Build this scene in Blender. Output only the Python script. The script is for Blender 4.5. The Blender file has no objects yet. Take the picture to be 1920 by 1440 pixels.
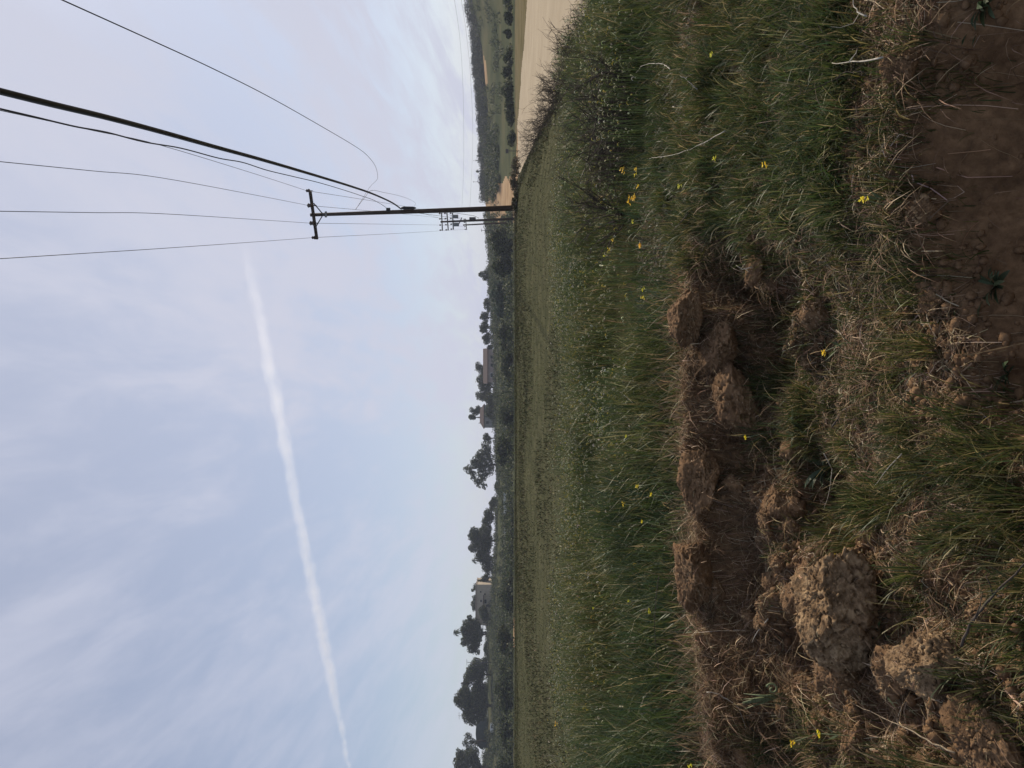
import bpy, math, random
import numpy as np
from mathutils import Vector, Matrix
R = math.radians
rng = np.random.default_rng(7); random.seed(7)
scn = bpy.context.scene
C = scn.collection
F = 1387.0          # focal length in pixels of the 1920 px wide photograph
HZ = 955.0          # picture column of the horizon (the photograph lies on its side: up is picture-left)
E = 1.6             # eye height

# ---------------------------------------------------------------- camera, world, sun, exposure
cam = bpy.data.cameras.new("camera"); co = bpy.data.objects.new("camera", cam); C.objects.link(co)
cam.sensor_width = 36; cam.lens = 36*F/1920; cam.clip_start = 0.05; cam.clip_end = 120000
cam.shift_x = (960-HZ)/1920
co.matrix_world = Matrix(((0,1,0,0),(0,0,-1,0),(-1,0,0,E),(0,0,0,1)))
scn.camera = co
SUN_AZ, SUN_EL = R(40), R(36)
w = bpy.data.worlds.new("World"); scn.world = w; w.use_nodes = True
nt = w.node_tree; N = nt.nodes; L = nt.links; N.clear()
out = N.new('ShaderNodeOutputWorld'); bg = N.new('ShaderNodeBackground'); L.new(bg.outputs[0], out.inputs[0])
bg.inputs[1].default_value = 0.1
sky = N.new('ShaderNodeTexSky'); sky.sky_type = 'NISHITA'; sky.sun_disc = False
sky.sun_elevation = SUN_EL; sky.sun_rotation = SUN_AZ; sky.air_density = 1.0; sky.dust_density = 0.6; sky.ozone_density = 2.5
tc = N.new('ShaderNodeTexCoord'); sep = N.new('ShaderNodeSeparateXYZ'); L.new(tc.outputs['Generated'], sep.inputs[0])
def mth(op, a, b=None, c=None, clamp=False):
    n = N.new('ShaderNodeMath'); n.operation = op; n.use_clamp = clamp
    for i, v in enumerate((a, b, c)):
        if v is None: continue
        if isinstance(v, (int, float)): n.inputs[i].default_value = v
        else: L.new(v, n.inputs[i])
    return n.outputs[0]
den = mth('ADD', mth('MAXIMUM', sep.outputs[2], 0.0), 0.16)
px_ = mth('DIVIDE', sep.outputs[0], den); py_ = mth('DIVIDE', sep.outputs[1], den)
cmb = N.new('ShaderNodeCombineXYZ'); L.new(px_, cmb.inputs[0]); L.new(py_, cmb.inputs[1])
def noise(scale, detail, vec, rough=0.55, dist=0.0):
    n = N.new('ShaderNodeTexNoise'); n.inputs['Scale'].default_value = scale; n.inputs['Detail'].default_value = detail
    n.inputs['Roughness'].default_value = rough; n.inputs['Distortion'].default_value = dist
    L.new(vec, n.inputs['Vector']); return n.outputs['Fac']
mp = N.new('ShaderNodeMapping'); mp.inputs['Rotation'].default_value = (0,0,R(25)); mp.inputs['Scale'].default_value = (1.4,0.36,1); mp.inputs['Location'].default_value = (1.7,.6,0)
L.new(cmb.outputs[0], mp.inputs[0])
n1 = noise(1.15, 6, mp.outputs[0], .5, .5); n2 = noise(6.5, 9, mp.outputs[0], .62, .35)
cl = mth('ADD', mth('MULTIPLY', n1, .62), mth('MULTIPLY', n2, .38))
mr = N.new('ShaderNodeMapRange'); mr.interpolation_type = 'SMOOTHSTEP'
mr.inputs['From Min'].default_value = .40; mr.inputs['From Max'].default_value = .60
mr.inputs['To Min'].default_value = .62; mr.inputs['To Max'].default_value = 1.0; L.new(cl, mr.inputs['Value'])
lowc = mth('SUBTRACT', 1.0, mth('MULTIPLY', sep.outputs[2], 5.0), clamp=True)   # thicker veil near the skyline
side = mth('MULTIPLY_ADD', sep.outputs[0], 1.6, 1.05, clamp=True)
fac = mth('MULTIPLY', mth('MAXIMUM', mr.outputs[0], mth('MULTIPLY', lowc, .97)), mth('MULTIPLY_ADD', side, .55, .45))
back = mth('MULTIPLY_ADD', sep.outputs[1], 1.2, .75, clamp=True)      # unseen veil behind the camera, thinned to cut fill light
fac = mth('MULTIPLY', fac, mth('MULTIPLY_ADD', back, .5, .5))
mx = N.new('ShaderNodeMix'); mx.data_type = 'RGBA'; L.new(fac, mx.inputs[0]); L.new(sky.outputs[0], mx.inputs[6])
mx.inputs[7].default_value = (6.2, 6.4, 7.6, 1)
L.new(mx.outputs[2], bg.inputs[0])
sd = Vector((math.sin(SUN_AZ)*math.cos(SUN_EL), math.cos(SUN_AZ)*math.cos(SUN_EL), math.sin(SUN_EL)))
sl = bpy.data.lights.new("sun", 'SUN'); sl.energy = 5.0; sl.angle = R(1.1); sl.color = (1, .88, .70)
so = bpy.data.objects.new("sun", sl); C.objects.link(so); so.rotation_euler = (-sd).to_track_quat('-Z', 'Y').to_euler()
so.location = (0,0,40)
scn.view_settings.view_transform = 'Standard'; scn.view_settings.look = 'None'
scn.view_settings.exposure = 0.0; scn.view_settings.gamma = 1; scn.view_settings.use_curve_mapping = False

# ---------------------------------------------------------------- helpers
def S(x, a, b):
    q = np.clip((np.asarray(x, float)-a)/(b-a), 0, 1); return q*q*(3-2*q)
def _h(ix, iy, iz):
    n = (ix*374761393 + iy*668265263 + iz*2147483647 + 1013904223) & 0xffffffff
    n = ((n ^ (n >> 13))*1274126177) & 0xffffffff; n = ((n ^ (n >> 16))*2246822519) & 0xffffffff
    return ((n ^ (n >> 15)) & 0xffffff)/float(0xffffff)
def vn(x, y, z=0.0):
    x = np.asarray(x, float); y = np.asarray(y, float)+0*x; z = np.asarray(z, float)+0*x
    ix = np.floor(x).astype(np.int64); iy = np.floor(y).astype(np.int64); iz = np.floor(z).astype(np.int64)
    fx, fy, fz = x-ix, y-iy, z-iz
    fx, fy, fz = fx*fx*(3-2*fx), fy*fy*(3-2*fy), fz*fz*(3-2*fz)
    r = 0
    for a in (0,1):
        for b in (0,1):
            for c in (0,1):
                r = r + _h(ix+a, iy+b, iz+c)*(fx if a else 1-fx)*(fy if b else 1-fy)*(fz if c else 1-fz)
    return r
def fbm(x, y, z=0.0, o=4, g=.5):
    r = 0; a = 1; s = 0
    for i in range(o):
        r = r + a*vn(x*2.03**i+17.3*i, y*2.03**i-9.1*i, np.asarray(z)*2.03**i+3.7*i); s += a; a *= g
    return r/s
def W(px, py, d):       # point of the place seen at photograph pixel (px, py) when it stands d metres ahead
    return Vector(((720-py)/F*d, d, E-(px-HZ)/F*d))

def tag(o, label=None, cat=None, group=None, kind=None):
    if label: o['label'] = label
    if cat: o['category'] = cat
    if group: o['group'] = group
    if kind: o['kind'] = kind
    return o
def link(o, parent=None):
    C.objects.link(o)
    if parent is not None: o.parent = parent
    return o
def empty(name, loc=(0,0,0), rz=0):
    o = bpy.data.objects.new(name, None); o.location = loc; o.rotation_euler = (0,0,rz); o.empty_display_size = .2
    return link(o)
def mesh_np(name, V, faces4=None, faces3=None, col=None, mat=None, parent=None, smooth=True, loc=None):
    V = np.asarray(V, np.float32)
    me = bpy.data.meshes.new(name)
    f4 = np.zeros((0,4), np.int32) if faces4 is None else np.asarray(faces4, np.int32)
    f3 = np.zeros((0,3), np.int32) if faces3 is None else np.asarray(faces3, np.int32)
    me.vertices.add(len(V)); me.vertices.foreach_set('co', V.ravel())
    lv = np.concatenate([f4.ravel(), f3.ravel()]).astype(np.int32)
    me.loops.add(len(lv)); me.loops.foreach_set('vertex_index', lv)
    st = np.concatenate([np.arange(len(f4))*4, len(f4)*4+np.arange(len(f3))*3]).astype(np.int32)
    me.polygons.add(len(st)); me.polygons.foreach_set('loop_start', st)
    me.polygons.foreach_set('use_smooth', np.full(len(st), smooth, bool))
    if col is not None:
        a = me.color_attributes.new('Col', 'FLOAT_COLOR', 'POINT')
        c = np.ones((len(V), 4), np.float32); c[:, :3] = col; a.data.foreach_set('color', c.ravel())
    me.update(calc_edges=True); me.validate()
    if mat: me.materials.append(mat)
    o = bpy.data.objects.new(name, me)
    if loc is not None: o.location = loc
    return link(o, parent)

class MB:               # collects shapes, builds ONE mesh object
    def __init__(s): s.v = []; s.q = []; s.t = []; s.n = 0
    def add(s, V, q=(), t=()):
        V = np.asarray(V, float); s.v.append(V)
        if len(q): s.q.append(np.asarray(q)+s.n)
        if len(t): s.t.append(np.asarray(t)+s.n)
        s.n += len(V); return s
    def box(s, c, size, M=None):
        V = np.array([(x,y,z) for x in (-.5,.5) for y in (-.5,.5) for z in (-.5,.5)])*np.array(size)
        if M is not None: V = V @ np.array(M).T
        return s.add(V+np.array(c), [(0,1,3,2),(4,6,7,5),(0,4,5,1),(2,3,7,6),(0,2,6,4),(1,5,7,3)])
    def tube(s, P, r, n=6, cap=True):
        P = np.asarray([tuple(p) for p in P], float); K = len(P); r = np.broadcast_to(np.asarray(r, float), (K,))
        T = np.gradient(P, axis=0); T /= np.linalg.norm(T, axis=1, keepdims=True)+1e-12
        ref = np.array((0,0,1.)) if abs(T[0][2]) < .9 else np.array((1.,0,0))
        V = []; u = np.cross(T[0], ref)
        for i in range(K):
            u = u-T[i]*np.dot(u, T[i]); u /= np.linalg.norm(u)+1e-12; b = np.cross(T[i], u)
            for k in range(n):
                a = 2*math.pi*k/n; V.append(P[i]+r[i]*(math.cos(a)*u+math.sin(a)*b))
        q = [(i*n+k, i*n+(k+1)%n, (i+1)*n+(k+1)%n, (i+1)*n+k) for i in range(K-1) for k in range(n)]
        t = []
        if cap:
            V += [P[0], P[-1]]; a, b = K*n, K*n+1
            t = [(a, (k+1)%n, k) for k in range(n)]+[(b, (K-1)*n+k, (K-1)*n+(k+1)%n) for k in range(n)]
        return s.add(V, q, t)
    def build(s, name, mat, parent=None, col=None, smooth=False, loc=None):
        V = np.concatenate(s.v)
        if col is not None and np.ndim(col) == 1: col = np.tile(col, (len(V),1))
        return mesh_np(name, V, np.concatenate(s.q) if s.q else None, np.concatenate(s.t) if s.t else None, col, mat, parent, smooth, loc)

# ---------------------------------------------------------------- materials
def mat_new(name):
    m = bpy.data.materials.new(name); m.use_nodes = True; t = m.node_tree; t.nodes.clear()
    o = t.nodes.new('ShaderNodeOutputMaterial'); return m, t, o
def mat_plain(name, c1, c2, scale=8, rough=.85, bump=.2, detail=6, metal=0.0, bdist=.02, stretch=(1,1,1), c3=None):
    m, t, o = mat_new(name); n = t.nodes; l = t.links
    p = n.new('ShaderNodeBsdfPrincipled'); p.inputs['Roughness'].default_value = rough; p.inputs['Metallic'].default_value = metal
    p.inputs['Specular IOR Level'].default_value = .25 if rough < .93 else 0.0
    tx = n.new('ShaderNodeTexCoord'); mpp = n.new('ShaderNodeMapping'); mpp.inputs['Scale'].default_value = stretch; l.new(tx.outputs['Object'], mpp.inputs[0])
    nz = n.new('ShaderNodeTexNoise'); nz.inputs['Scale'].default_value = scale; nz.inputs['Detail'].default_value = detail; nz.inputs['Roughness'].default_value = .62
    l.new(mpp.outputs[0], nz.inputs['Vector'])
    r = n.new('ShaderNodeValToRGB'); r.color_ramp.elements[0].position = .34; r.color_ramp.elements[1].position = .66
    r.color_ramp.elements[0].color = (*c1, 1); r.color_ramp.elements[1].color = (*c2, 1)
    if c3: e = r.color_ramp.elements.new(.5); e.color = (*c3, 1)
    l.new(nz.outputs['Fac'], r.inputs[0]); l.new(r.outputs[0], p.inputs['Base Color'])
    if bump:
        b = n.new('ShaderNodeBump'); b.inputs['Strength'].default_value = bump; b.inputs['Distance'].default_value = bdist
        l.new(nz.outputs['Fac'], b.inputs['Height']); l.new(b.outputs[0], p.inputs['Normal'])
    l.new(p.outputs[0], o.inputs[0]); return m
def mat_leaf(name, trans=.35, rough=.6, var=.25, scale=3.0, spec=.25):
    m, t, o = mat_new(name); n = t.nodes; l = t.links
    at = n.new('ShaderNodeAttribute'); at.attribute_name = 'Col'
    tx = n.new('ShaderNodeTexCoord'); nz = n.new('ShaderNodeTexNoise'); nz.inputs['Scale'].default_value = scale; nz.inputs['Detail'].default_value = 3
    l.new(tx.outputs['Object'], nz.inputs['Vector'])
    mr_ = n.new('ShaderNodeMapRange'); mr_.inputs['To Min'].default_value = 1-var*1.6; mr_.inputs['To Max'].default_value = 1+var*1.6; l.new(nz.outputs['Fac'], mr_.inputs['Value'])
    ml = n.new('ShaderNodeVectorMath'); ml.operation = 'SCALE'; l.new(at.outputs['Color'], ml.inputs[0]); l.new(mr_.outputs[0], ml.inputs['Scale'])
    p = n.new('ShaderNodeBsdfPrincipled'); p.inputs['Roughness'].default_value = rough; p.inputs['Specular IOR Level'].default_value = spec
    l.new(ml.outputs[0], p.inputs['Base Color'])
    if trans > 0:
        tr = n.new('ShaderNodeBsdfTranslucent'); l.new(ml.outputs[0], tr.inputs[0])
        mi = n.new('ShaderNodeMixShader'); mi.inputs[0].default_value = trans
        l.new(p.outputs[0], mi.inputs[1]); l.new(tr.outputs[0], mi.inputs[2]); l.new(mi.outputs[0], o.inputs[0])
    else: l.new(p.outputs[0], o.inputs[0])
    return m
M = {}
def soil_material():
    m, t, o = mat_new('soil'); n = t.nodes; l = t.links
    p = n.new('ShaderNodeBsdfPrincipled'); p.inputs['Roughness'].default_value = .95; p.inputs['Specular IOR Level'].default_value = .12
    tx = n.new('ShaderNodeTexCoord')
    def nz(s, d, r=.6):
        q = n.new('ShaderNodeTexNoise'); q.inputs['Scale'].default_value = s; q.inputs['Detail'].default_value = d; q.inputs['Roughness'].default_value = r
        l.new(tx.outputs['Object'], q.inputs['Vector']); return q.outputs['Fac']
    a, b, c = nz(2.2, 4), nz(24, 8, .7), nz(140, 4, .7)
    r = n.new('ShaderNodeValToRGB'); el = r.color_ramp.elements
    el[0].position = .3; el[0].color = (.055,.033,.020,1); el[1].position = .72; el[1].color = (.33,.205,.112,1)
    e = el.new(.5); e.color = (.165,.098,.053,1)
    q = n.new('ShaderNodeMath'); q.operation = 'MULTIPLY_ADD'; l.new(b, q.inputs[0]); q.inputs[1].default_value = .6
    q2 = n.new('ShaderNodeMath'); q2.operation = 'MULTIPLY'; l.new(a, q2.inputs[0]); q2.inputs[1].default_value = .4; l.new(q2.outputs[0], q.inputs[2])
    l.new(q.outputs[0], r.inputs[0]); l.new(r.outputs[0], p.inputs['Base Color'])
    q3 = n.new('ShaderNodeMath'); q3.operation = 'MULTIPLY_ADD'; l.new(c, q3.inputs[0]); q3.inputs[1].default_value = .35; l.new(b, q3.inputs[2])
    bp = n.new('ShaderNodeBump'); bp.inputs['Strength'].default_value = .8; bp.inputs['Distance'].default_value = .012
    l.new(q3.outputs[0], bp.inputs['Height']); l.new(bp.outputs[0], p.inputs['Normal']); l.new(p.outputs[0], o.inputs[0]); return m
M['soil'] = soil_material()
M['clod'] = mat_plain('clod', (.095,.060,.034), (.40,.28,.165), 22, .95, 1.0, 12, bdist=.03, c3=(.22,.145,.085))
M['field'] = mat_plain('field', (.054,.057,.034), (.098,.094,.056), 1.4, .95, .6, 12, bdist=.08, c3=(.073,.074,.043))
M['turf'] = mat_plain('turf', (.032,.030,.016), (.088,.070,.038), 9, .95, .8, 10, bdist=.04, c3=(.052,.048,.024))
M['road'] = mat_plain('road', (.34,.285,.21), (.40,.34,.255), .8, .95, .25, 12, bdist=.03, stretch=(1,.4,1))
M['verge'] = mat_plain('verge', (.10,.088,.045), (.17,.140,.085), .35, .95, .3, 9)
M['hill'] = mat_plain('hill', (.036,.046,.026), (.105,.100,.055), .06, .95, .3, 9, c3=(.068,.074,.040))
M['track'] = mat_plain('track', (.25,.165,.095), (.38,.27,.165), .18, .95, .3, 8)
M['wood'] = mat_plain('wood', (.030,.022,.018), (.070,.048,.037), 5, .85, .3, 8, stretch=(6,6,.5))
M['dark_metal'] = mat_plain('dark_metal', (.03,.032,.036), (.06,.062,.07), 6, .5, 0, metal=.3)
M['cable'] = mat_plain('cable', (.012,.012,.015), (.028,.028,.032), 4, .6, .1)
M['wire'] = mat_plain('wire', (.05,.05,.06), (.09,.09,.10), 4, .5, 0, metal=.5)
M['porcelain'] = mat_plain('porcelain', (.05,.035,.03), (.10,.07,.06), 9, .3, 0)
M['tank'] = mat_plain('tank', (.16,.17,.18), (.24,.25,.26), 5, .5, .05)
M['leaf'] = mat_leaf('leaf', .25, .65, .25, .5)
M['grass'] = mat_leaf('grass', .36, .5, .35, 2.2, .32)
M['meadow'] = mat_leaf('meadow', .1, .95, .3, 1.2, .05)
M['straw'] = mat_leaf('straw', .2, .7, .2, 6, .2)
M['petal'] = mat_leaf('petal', .3, .6, .1, 40, .2)
M['bark'] = mat_plain('bark', (.035,.028,.022), (.085,.068,.052), 7, .9, .4, 6, stretch=(3,3,.6))
M['twig'] = mat_plain('twig', (.030,.024,.020), (.085,.066,.052), 30, .85, .2)
M['pale_twig'] = mat_plain('pale_twig', (.24,.21,.17), (.50,.46,.39), 40, .7, .2)
M['tan_twig'] = mat_plain('tan_twig', (.14,.105,.07), (.30,.24,.17), 40, .8, .2)
M['stucco_pink'] = mat_plain('stucco_pink', (.26,.205,.18), (.33,.265,.235), .8, .9, .1)
M['stucco_grey'] = mat_plain('stucco_grey', (.19,.185,.17), (.25,.24,.225), .8, .9, .1)
M['stucco_beige'] = mat_plain('stucco_beige', (.38,.32,.24), (.47,.40,.31), .8, .9, .1)
M['roof_tile'] = mat_plain('roof_tile', (.055,.036,.032), (.085,.056,.048), 2.5, .85, .3, 6)
M['roof_beige'] = mat_plain('roof_beige', (.26,.20,.16), (.35,.28,.22), 2.5, .85, .3, 6)
M['roof_green'] = mat_plain('roof_green', (.060,.078,.068), (.085,.105,.092), 1.4, .8, .2, 6)
M['glass'] = mat_plain('glass', (.02,.025,.03), (.035,.04,.05), 2, .15, 0)
M['white'] = mat_plain('white', (.55,.54,.52), (.72,.71,.69), 3, .7, .05)
M['stone'] = mat_plain('stone', (.34,.31,.27), (.55,.52,.47), 14, .8, .4)
M['sign'] = mat_plain('sign', (.05,.055,.06), (.09,.09,.1), 5, .6, 0)
M['stalk'] = mat_plain('stalk', (.08,.11,.045), (.26,.29,.16), 7, .5, .3, 5, stretch=(1,1,9))

# ---------------------------------------------------------------- the lie of the land
def fedge(d): return 2.5+.254*d          # the field ends here, the dirt road begins
def redge(d): return 15+.21*d
SKY_Y = np.array([-900,-400,0,30,70,120,200,300,380,470,560,640,720,800,900,1000,1050,1100,1160,1240,1340,1440,1900,2400.])
SKY_V = np.array([ 860,866,879,886,892,896,902,907,911,918,921,926,930,930,938,934,931,927,922,918,917,916,914,914.])
RD = 300.0
def crest(t, x): return 4.42-.5*S(-t,.28,.5)+.75*(fbm(x*1.3, 3.1, 0, 3)-.5)+.3*(fbm(x*5.0, 8.1, 0, 3)-.5)
def cut1(t): return 1-.72*S(t,.10,.24)
def step2(t, x): return 2.50+.28*(fbm(x*1.9, 11.0, 0, 3)-.5)+.15*(fbm(x*9.0, 5.0, 0, 2)-.5)
def cut2(t): return S(t,-.10,.04)
def hgt(x, y):          # depth of the ground below the eye
    x = np.asarray(x, float); y = np.asarray(y, float); d = np.maximum(y, .3); t = x/d
    fe = fedge(d)-x
    field = 1.1-.70*S(d,8,38)*S(fe,0,3)+.50*S(d,38,130)*S(fe,0,3)+.06*(fbm(x*.35,y*.35,0,3)-.5)
    road = 1.2+.03*(fbm(x*.6,y*.3,5,3)-.5)
    k = S(-fe,-.6,.6)
    h = field*(1-k)+road*k
    k2 = S(x-redge(d),-.5,2.5)*S(d,15,40); h = h*(1-k2)+(1.0+.1*fbm(x*.2,y*.2,2,3))*k2
    # near bank
    c = crest(t, x); a1 = cut1(t)
    h = h+.27*a1*S(c-y,0,.24)+.075*np.clip(c-y,0,3)
    h = h+.55*cut2(t)*S(step2(t, x)-y,0,.30)
    near = S(8-y,0,3)
    bank = S(c+.12-y,0,.15)*S(y-c+1.15,0,.3)*S(.22-t,0,.12)
    left = S(-t,.12,.3)*S(c-y,0,.3)
    rough = np.maximum(bank, left*.9)
    r1 = np.abs(fbm(x*3.1,y*3.1,1.5,3)-.5)*2
    lump = fbm(x*5.2,y*5.2,4,4)-.5
    h = h-rough*(.30*lump+.12*(.35-r1)+.11*(fbm(x*13,y*13,4,4)-.5)+.05*(.3-np.abs(fbm(x*24,y*24,6,2)-.5)*2))-near*(.05*(fbm(x*9,y*9,7,4)-.5)+.016*(fbm(x*42,y*42,9,3)-.5))
    pit = S(vn(x*2.6+3.3,y*2.8,8.0),.62,.86)
    h = h+pit*.24*bank
    # hills behind the field
    row = 720-t*F
    ridge = (HZ-np.interp(row, SKY_Y, SKY_V))/F*RD
    far = S(d,132,RD)
    bumps = (fbm(x*.022,y*.03,3,4)-.5)*5.0*S(d,150,230)*(1-S(d,260,300))
    zr = -1.0*(1-far)+(ridge)*far+bumps-ridge*.45*S(d,RD+15,650)
    kh = S(d,118,140)
    return h*(1-kh)-zr*kh
def ground_z(x, y): return E-hgt(x, y)
def Z(x, y): return float(ground_z(np.array([x]), np.array([y]))[0])
def G(px, py, above=0.0):   # the ground point under a photograph pixel; 'above' = height over the ground
    ds = np.exp(np.linspace(math.log(1.6), math.log(290), 2600)); x = (720-py)/F*ds
    f = hgt(x, ds)-above-(px-HZ)/F*ds
    i = np.nonzero(f <= 0)[0]
    d = ds[i[0]] if len(i) else ds[-1]
    return d
def on(px, py, above=0.0):
    d = G(px, py, above); x = (720-py)/F*d; return Vector((x, d, Z(x, d)))

ts = np.concatenate([np.linspace(-1.5,-.72,60,endpoint=False), np.linspace(-.72,.72,460), np.linspace(.72,1.5,61)[1:]])
ds = np.concatenate([np.exp(np.linspace(math.log(.6), math.log(1.9), 40, endpoint=False)), np.exp(np.linspace(math.log(1.9), math.log(5.6), 330, endpoint=False)), np.exp(np.linspace(math.log(5.6), math.log(RD+25), 330)), np.array([360,450,600,900,1500,3000,6000.])])
T_, D_ = np.meshgrid(ts, ds); X_ = T_*D_; Y_ = D_
Zg = ground_z(X_, Y_); nT, nD = len(ts), len(ds)
V = np.stack([X_, Y_, Zg], -1).reshape(-1, 3)
ii, jj = np.meshgrid(np.arange(nD-1), np.arange(nT-1), indexing='ij')
Q = np.stack([ii*nT+jj, ii*nT+jj+1, (ii+1)*nT+jj+1, (ii+1)*nT+jj], -1).reshape(-1, 4)
cx = (X_[:-1,:-1]+X_[1:,1:])/2; cy = (Y_[:-1,:-1]+Y_[1:,1:])/2; ct = cx/cy
zone = np.zeros(cx.shape, int)                              # 0 soil bank
wob = .22*(fbm(cx*1.2, cy*1.2, 0, 3)-.5)
zone[cy > crest(ct, cx)+.5+wob] = 1                         # field
zone[(zone == 1) & (cy < 9.6+1.5*wob+1.2*(fbm(cx*.6,cy*.6,3,3)-.5))] = 6
zone[(cx > fedge(cy)) & (cx < redge(cy)+1.2*(fbm(cx*.5,cy*.2,0,3)-.5)) & (cy > 9) & (cy < 112)] = 2   # road
zone[(cx >= redge(cy)) & (cy > 9) & ((zone == 1) | (zone == 6))] = 3        # verge beyond the road
zone[cy > 134] = 4
wv = (fbm(cx*.05,cy*.08,6,3)-.5)
tcen = np.interp(cy, [95,112,135,155,300], [.335,.30,.258,.25,.238])
twid = np.interp(cy, [95,150,220,300], [.045,.028,.020,.015])*(1+1.2*wv)
zone[(np.abs(ct-tcen) < twid) & (cy > 104) & (cy < 320)] = 5
zone[(np.abs(ct-.40-.05*(cy-215)/40) < .018+.03*wv) & (np.abs(cy-(238-60*(ct-.40))) < 9) ] = 5
zone[(np.abs(ct+.335) < .020) & (np.abs(cy-143) < 4)] = 5
zone = zone.ravel()
def sub(name, k, mat):
    q = Q[zone == k]; u, inv = np.unique(q, return_inverse=True)
    o = mesh_np(name, V[u], inv.reshape(-1, 4), mat=mat); o['kind'] = 'structure'; return o
sub('ground', 0, M['soil']); sub('field', 1, M['field']); sub('grassy_ground', 6, M['turf']); sub('dirt_road', 2, M['road']); sub('road_verge', 3, M['verge']); sub('hills', 4, M['hill']); sub('dirt_track', 5, M['track'])
b = MB(); b.box((0,0,-2.6), (14000,14000,.2)); b.build('terrain', M['hill'])['kind'] = 'structure'

# ---------------------------------------------------------------- ribbons: grass blades, straw, curled flower spikes
def ribbons(P, Wd, side):
    n, k, _ = P.shape; o = side[:, None, :]*Wd[..., None]*.5
    V = np.stack([P-o, P+o], 2).reshape(n*k*2, 3)
    a = (np.arange(n)[:, None]*k+np.arange(k-1)[None])*2
    return V, np.stack([a, a+1, a+3, a+2], -1).reshape(-1, 4)
def blades(x, y, h, lean, az, width, col, k=4, twist=None, power=1.8):
    n = len(x); s = np.linspace(0, 1, k)[None]
    z0 = ground_z(x, y)-.01
    dx, dy = np.cos(az), np.sin(az); bend = lean[:, None]*h[:, None]*s**power
    zz = h[:, None]*(s-.35*lean[:, None]**1.4*s**3)
    P = np.stack([x[:, None]+dx[:, None]*bend, y[:, None]+dy[:, None]*bend, z0[:, None]+zz], -1)
    wd = width[:, None]*np.array([.8]+[1]*(k-2)+[.08])[None]
    a2 = az+math.pi/2+(rng.normal(0,.9,n) if twist is None else twist)
    side = np.stack([np.cos(a2), np.sin(a2), rng.normal(0,.15,n)], -1)
    V, q = ribbons(P, wd, side)
    shade = np.repeat(np.clip(.78+.35*s, 0, 1.3), n, 0)
    return V, q, np.repeat((col[:, None, :]*np.ones((1,k,1))), 2, 1).reshape(-1, 3)
def merge(parts):
    V, q, c, n = [], [], [], 0
    for a, b_, d in parts: V.append(a); q.append(b_+n); c.append(d); n += len(a)
    return np.concatenate(V), np.concatenate(q), np.concatenate(c)
def mixcol(n, cols, wts, jit=.18):
    i = rng.choice(len(cols), n, p=np.array(wts)/sum(wts)); c = np.array(cols)[i]
    return np.clip(c*(1+rng.normal(0, jit, (n,1)))*(1+rng.normal(0,.06,(n,3))), .004, 1)
GREEN = [(0.046,0.070,0.021),(0.070,0.092,0.028),(0.055,0.086,0.041),(0.099,0.109,0.035),(0.146,0.132,0.056),(0.308,0.256,0.133)]
def scatter(n, d0, d1, tmax, gam=2.0):
    d = (d0**gam+(d1**gam-d0**gam)*rng.random(n))**(1/gam); t = rng.uniform(-tmax, tmax, n); return t*d, d
def keep(m, *a): return [q[m] for q in a]

# field grass close behind the bank
parts = []
x, y = scatter(120000, 4.1, 12, .66, 1.55)
t = x/y; dens = fbm(x*.9,y*.6,2,3); c = crest(t, x)
m = (y > c+.02) & (x < fedge(y)-.15*0+.2*rng.normal(0,1,len(x))) & (rng.random(len(x)) < S(dens,.28,.55)*.85+.15)
x, y, t, dens, c_k = keep(m, x, y, t, dens, c)
h = (.14+.25*rng.random(len(x))**1.3)*(.6+.8*S(dens,.3,.65))*(1+.15*S(y,6,9))*(.40+.60*S(y-c_k,.0,1.5))*(1-.55*S(y,8.8,11.5))*(.35+.65*S(fedge(y)-x,0,1.2))
# colour moves from bluish green clumps to yellow-green with place
cA = mixcol(len(x), GREEN, [3,3,4,1.5,.8,.8]); cB = mixcol(len(x), GREEN, [1,2,.5,3,2,1])
k = S(fbm(x*.7+9,y*.5,0,3),.42,.6)[:, None]; col = cA*(1-k)+cB*k
kd = ((1-S(y-c_k,0,1.1))*.75*rng.random(len(x)) > .28)[:, None]; col = np.where(kd, mixcol(len(x), [(.22,.16,.09),(.30,.23,.14),(.14,.10,.055)], [3,2,3]), col)
parts.append(blades(x, y, h, rng.uniform(.05,.8,len(x)), rng.uniform(0,6.28,len(x)), rng.uniform(.003,.0065,len(x))*(1+.04*y), col))
V, q, cc = merge(parts)
tag(mesh_np('field_grass', V, q, col=cc, mat=M['grass']), 'tall green grass at the near edge of the field behind the crumbling bank', 'grass', kind='stuff')
# farther field
x, y = scatter(150000, 10.5, 62, .70, 1.35)
m = (x < fedge(y)-.1); x, y = keep(m, x, y); dens = fbm(x*.35,y*.2,2,3)
h = (.035+.07*rng.random(len(x)))*(.5+.9*S(dens,.35,.62))
cA = mixcol(len(x), [(0.052,0.059,0.029),(0.074,0.072,0.035),(0.045,0.051,0.026),(0.096,0.075,0.044),(0.175,0.144,0.099)], [3,3,3,2,.4])
V, q, cc = blades(x, y, h, rng.uniform(.3,1.5,len(x)), rng.uniform(0,6.28,len(x)), rng.uniform(.004,.008,len(x))*(1+.10*y), cA, k=3)
tag(mesh_np('meadow_grass', V, q, col=cc, mat=M['meadow']), 'short olive meadow grass stretching to the foot of the hills', 'grass', kind='stuff')

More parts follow.
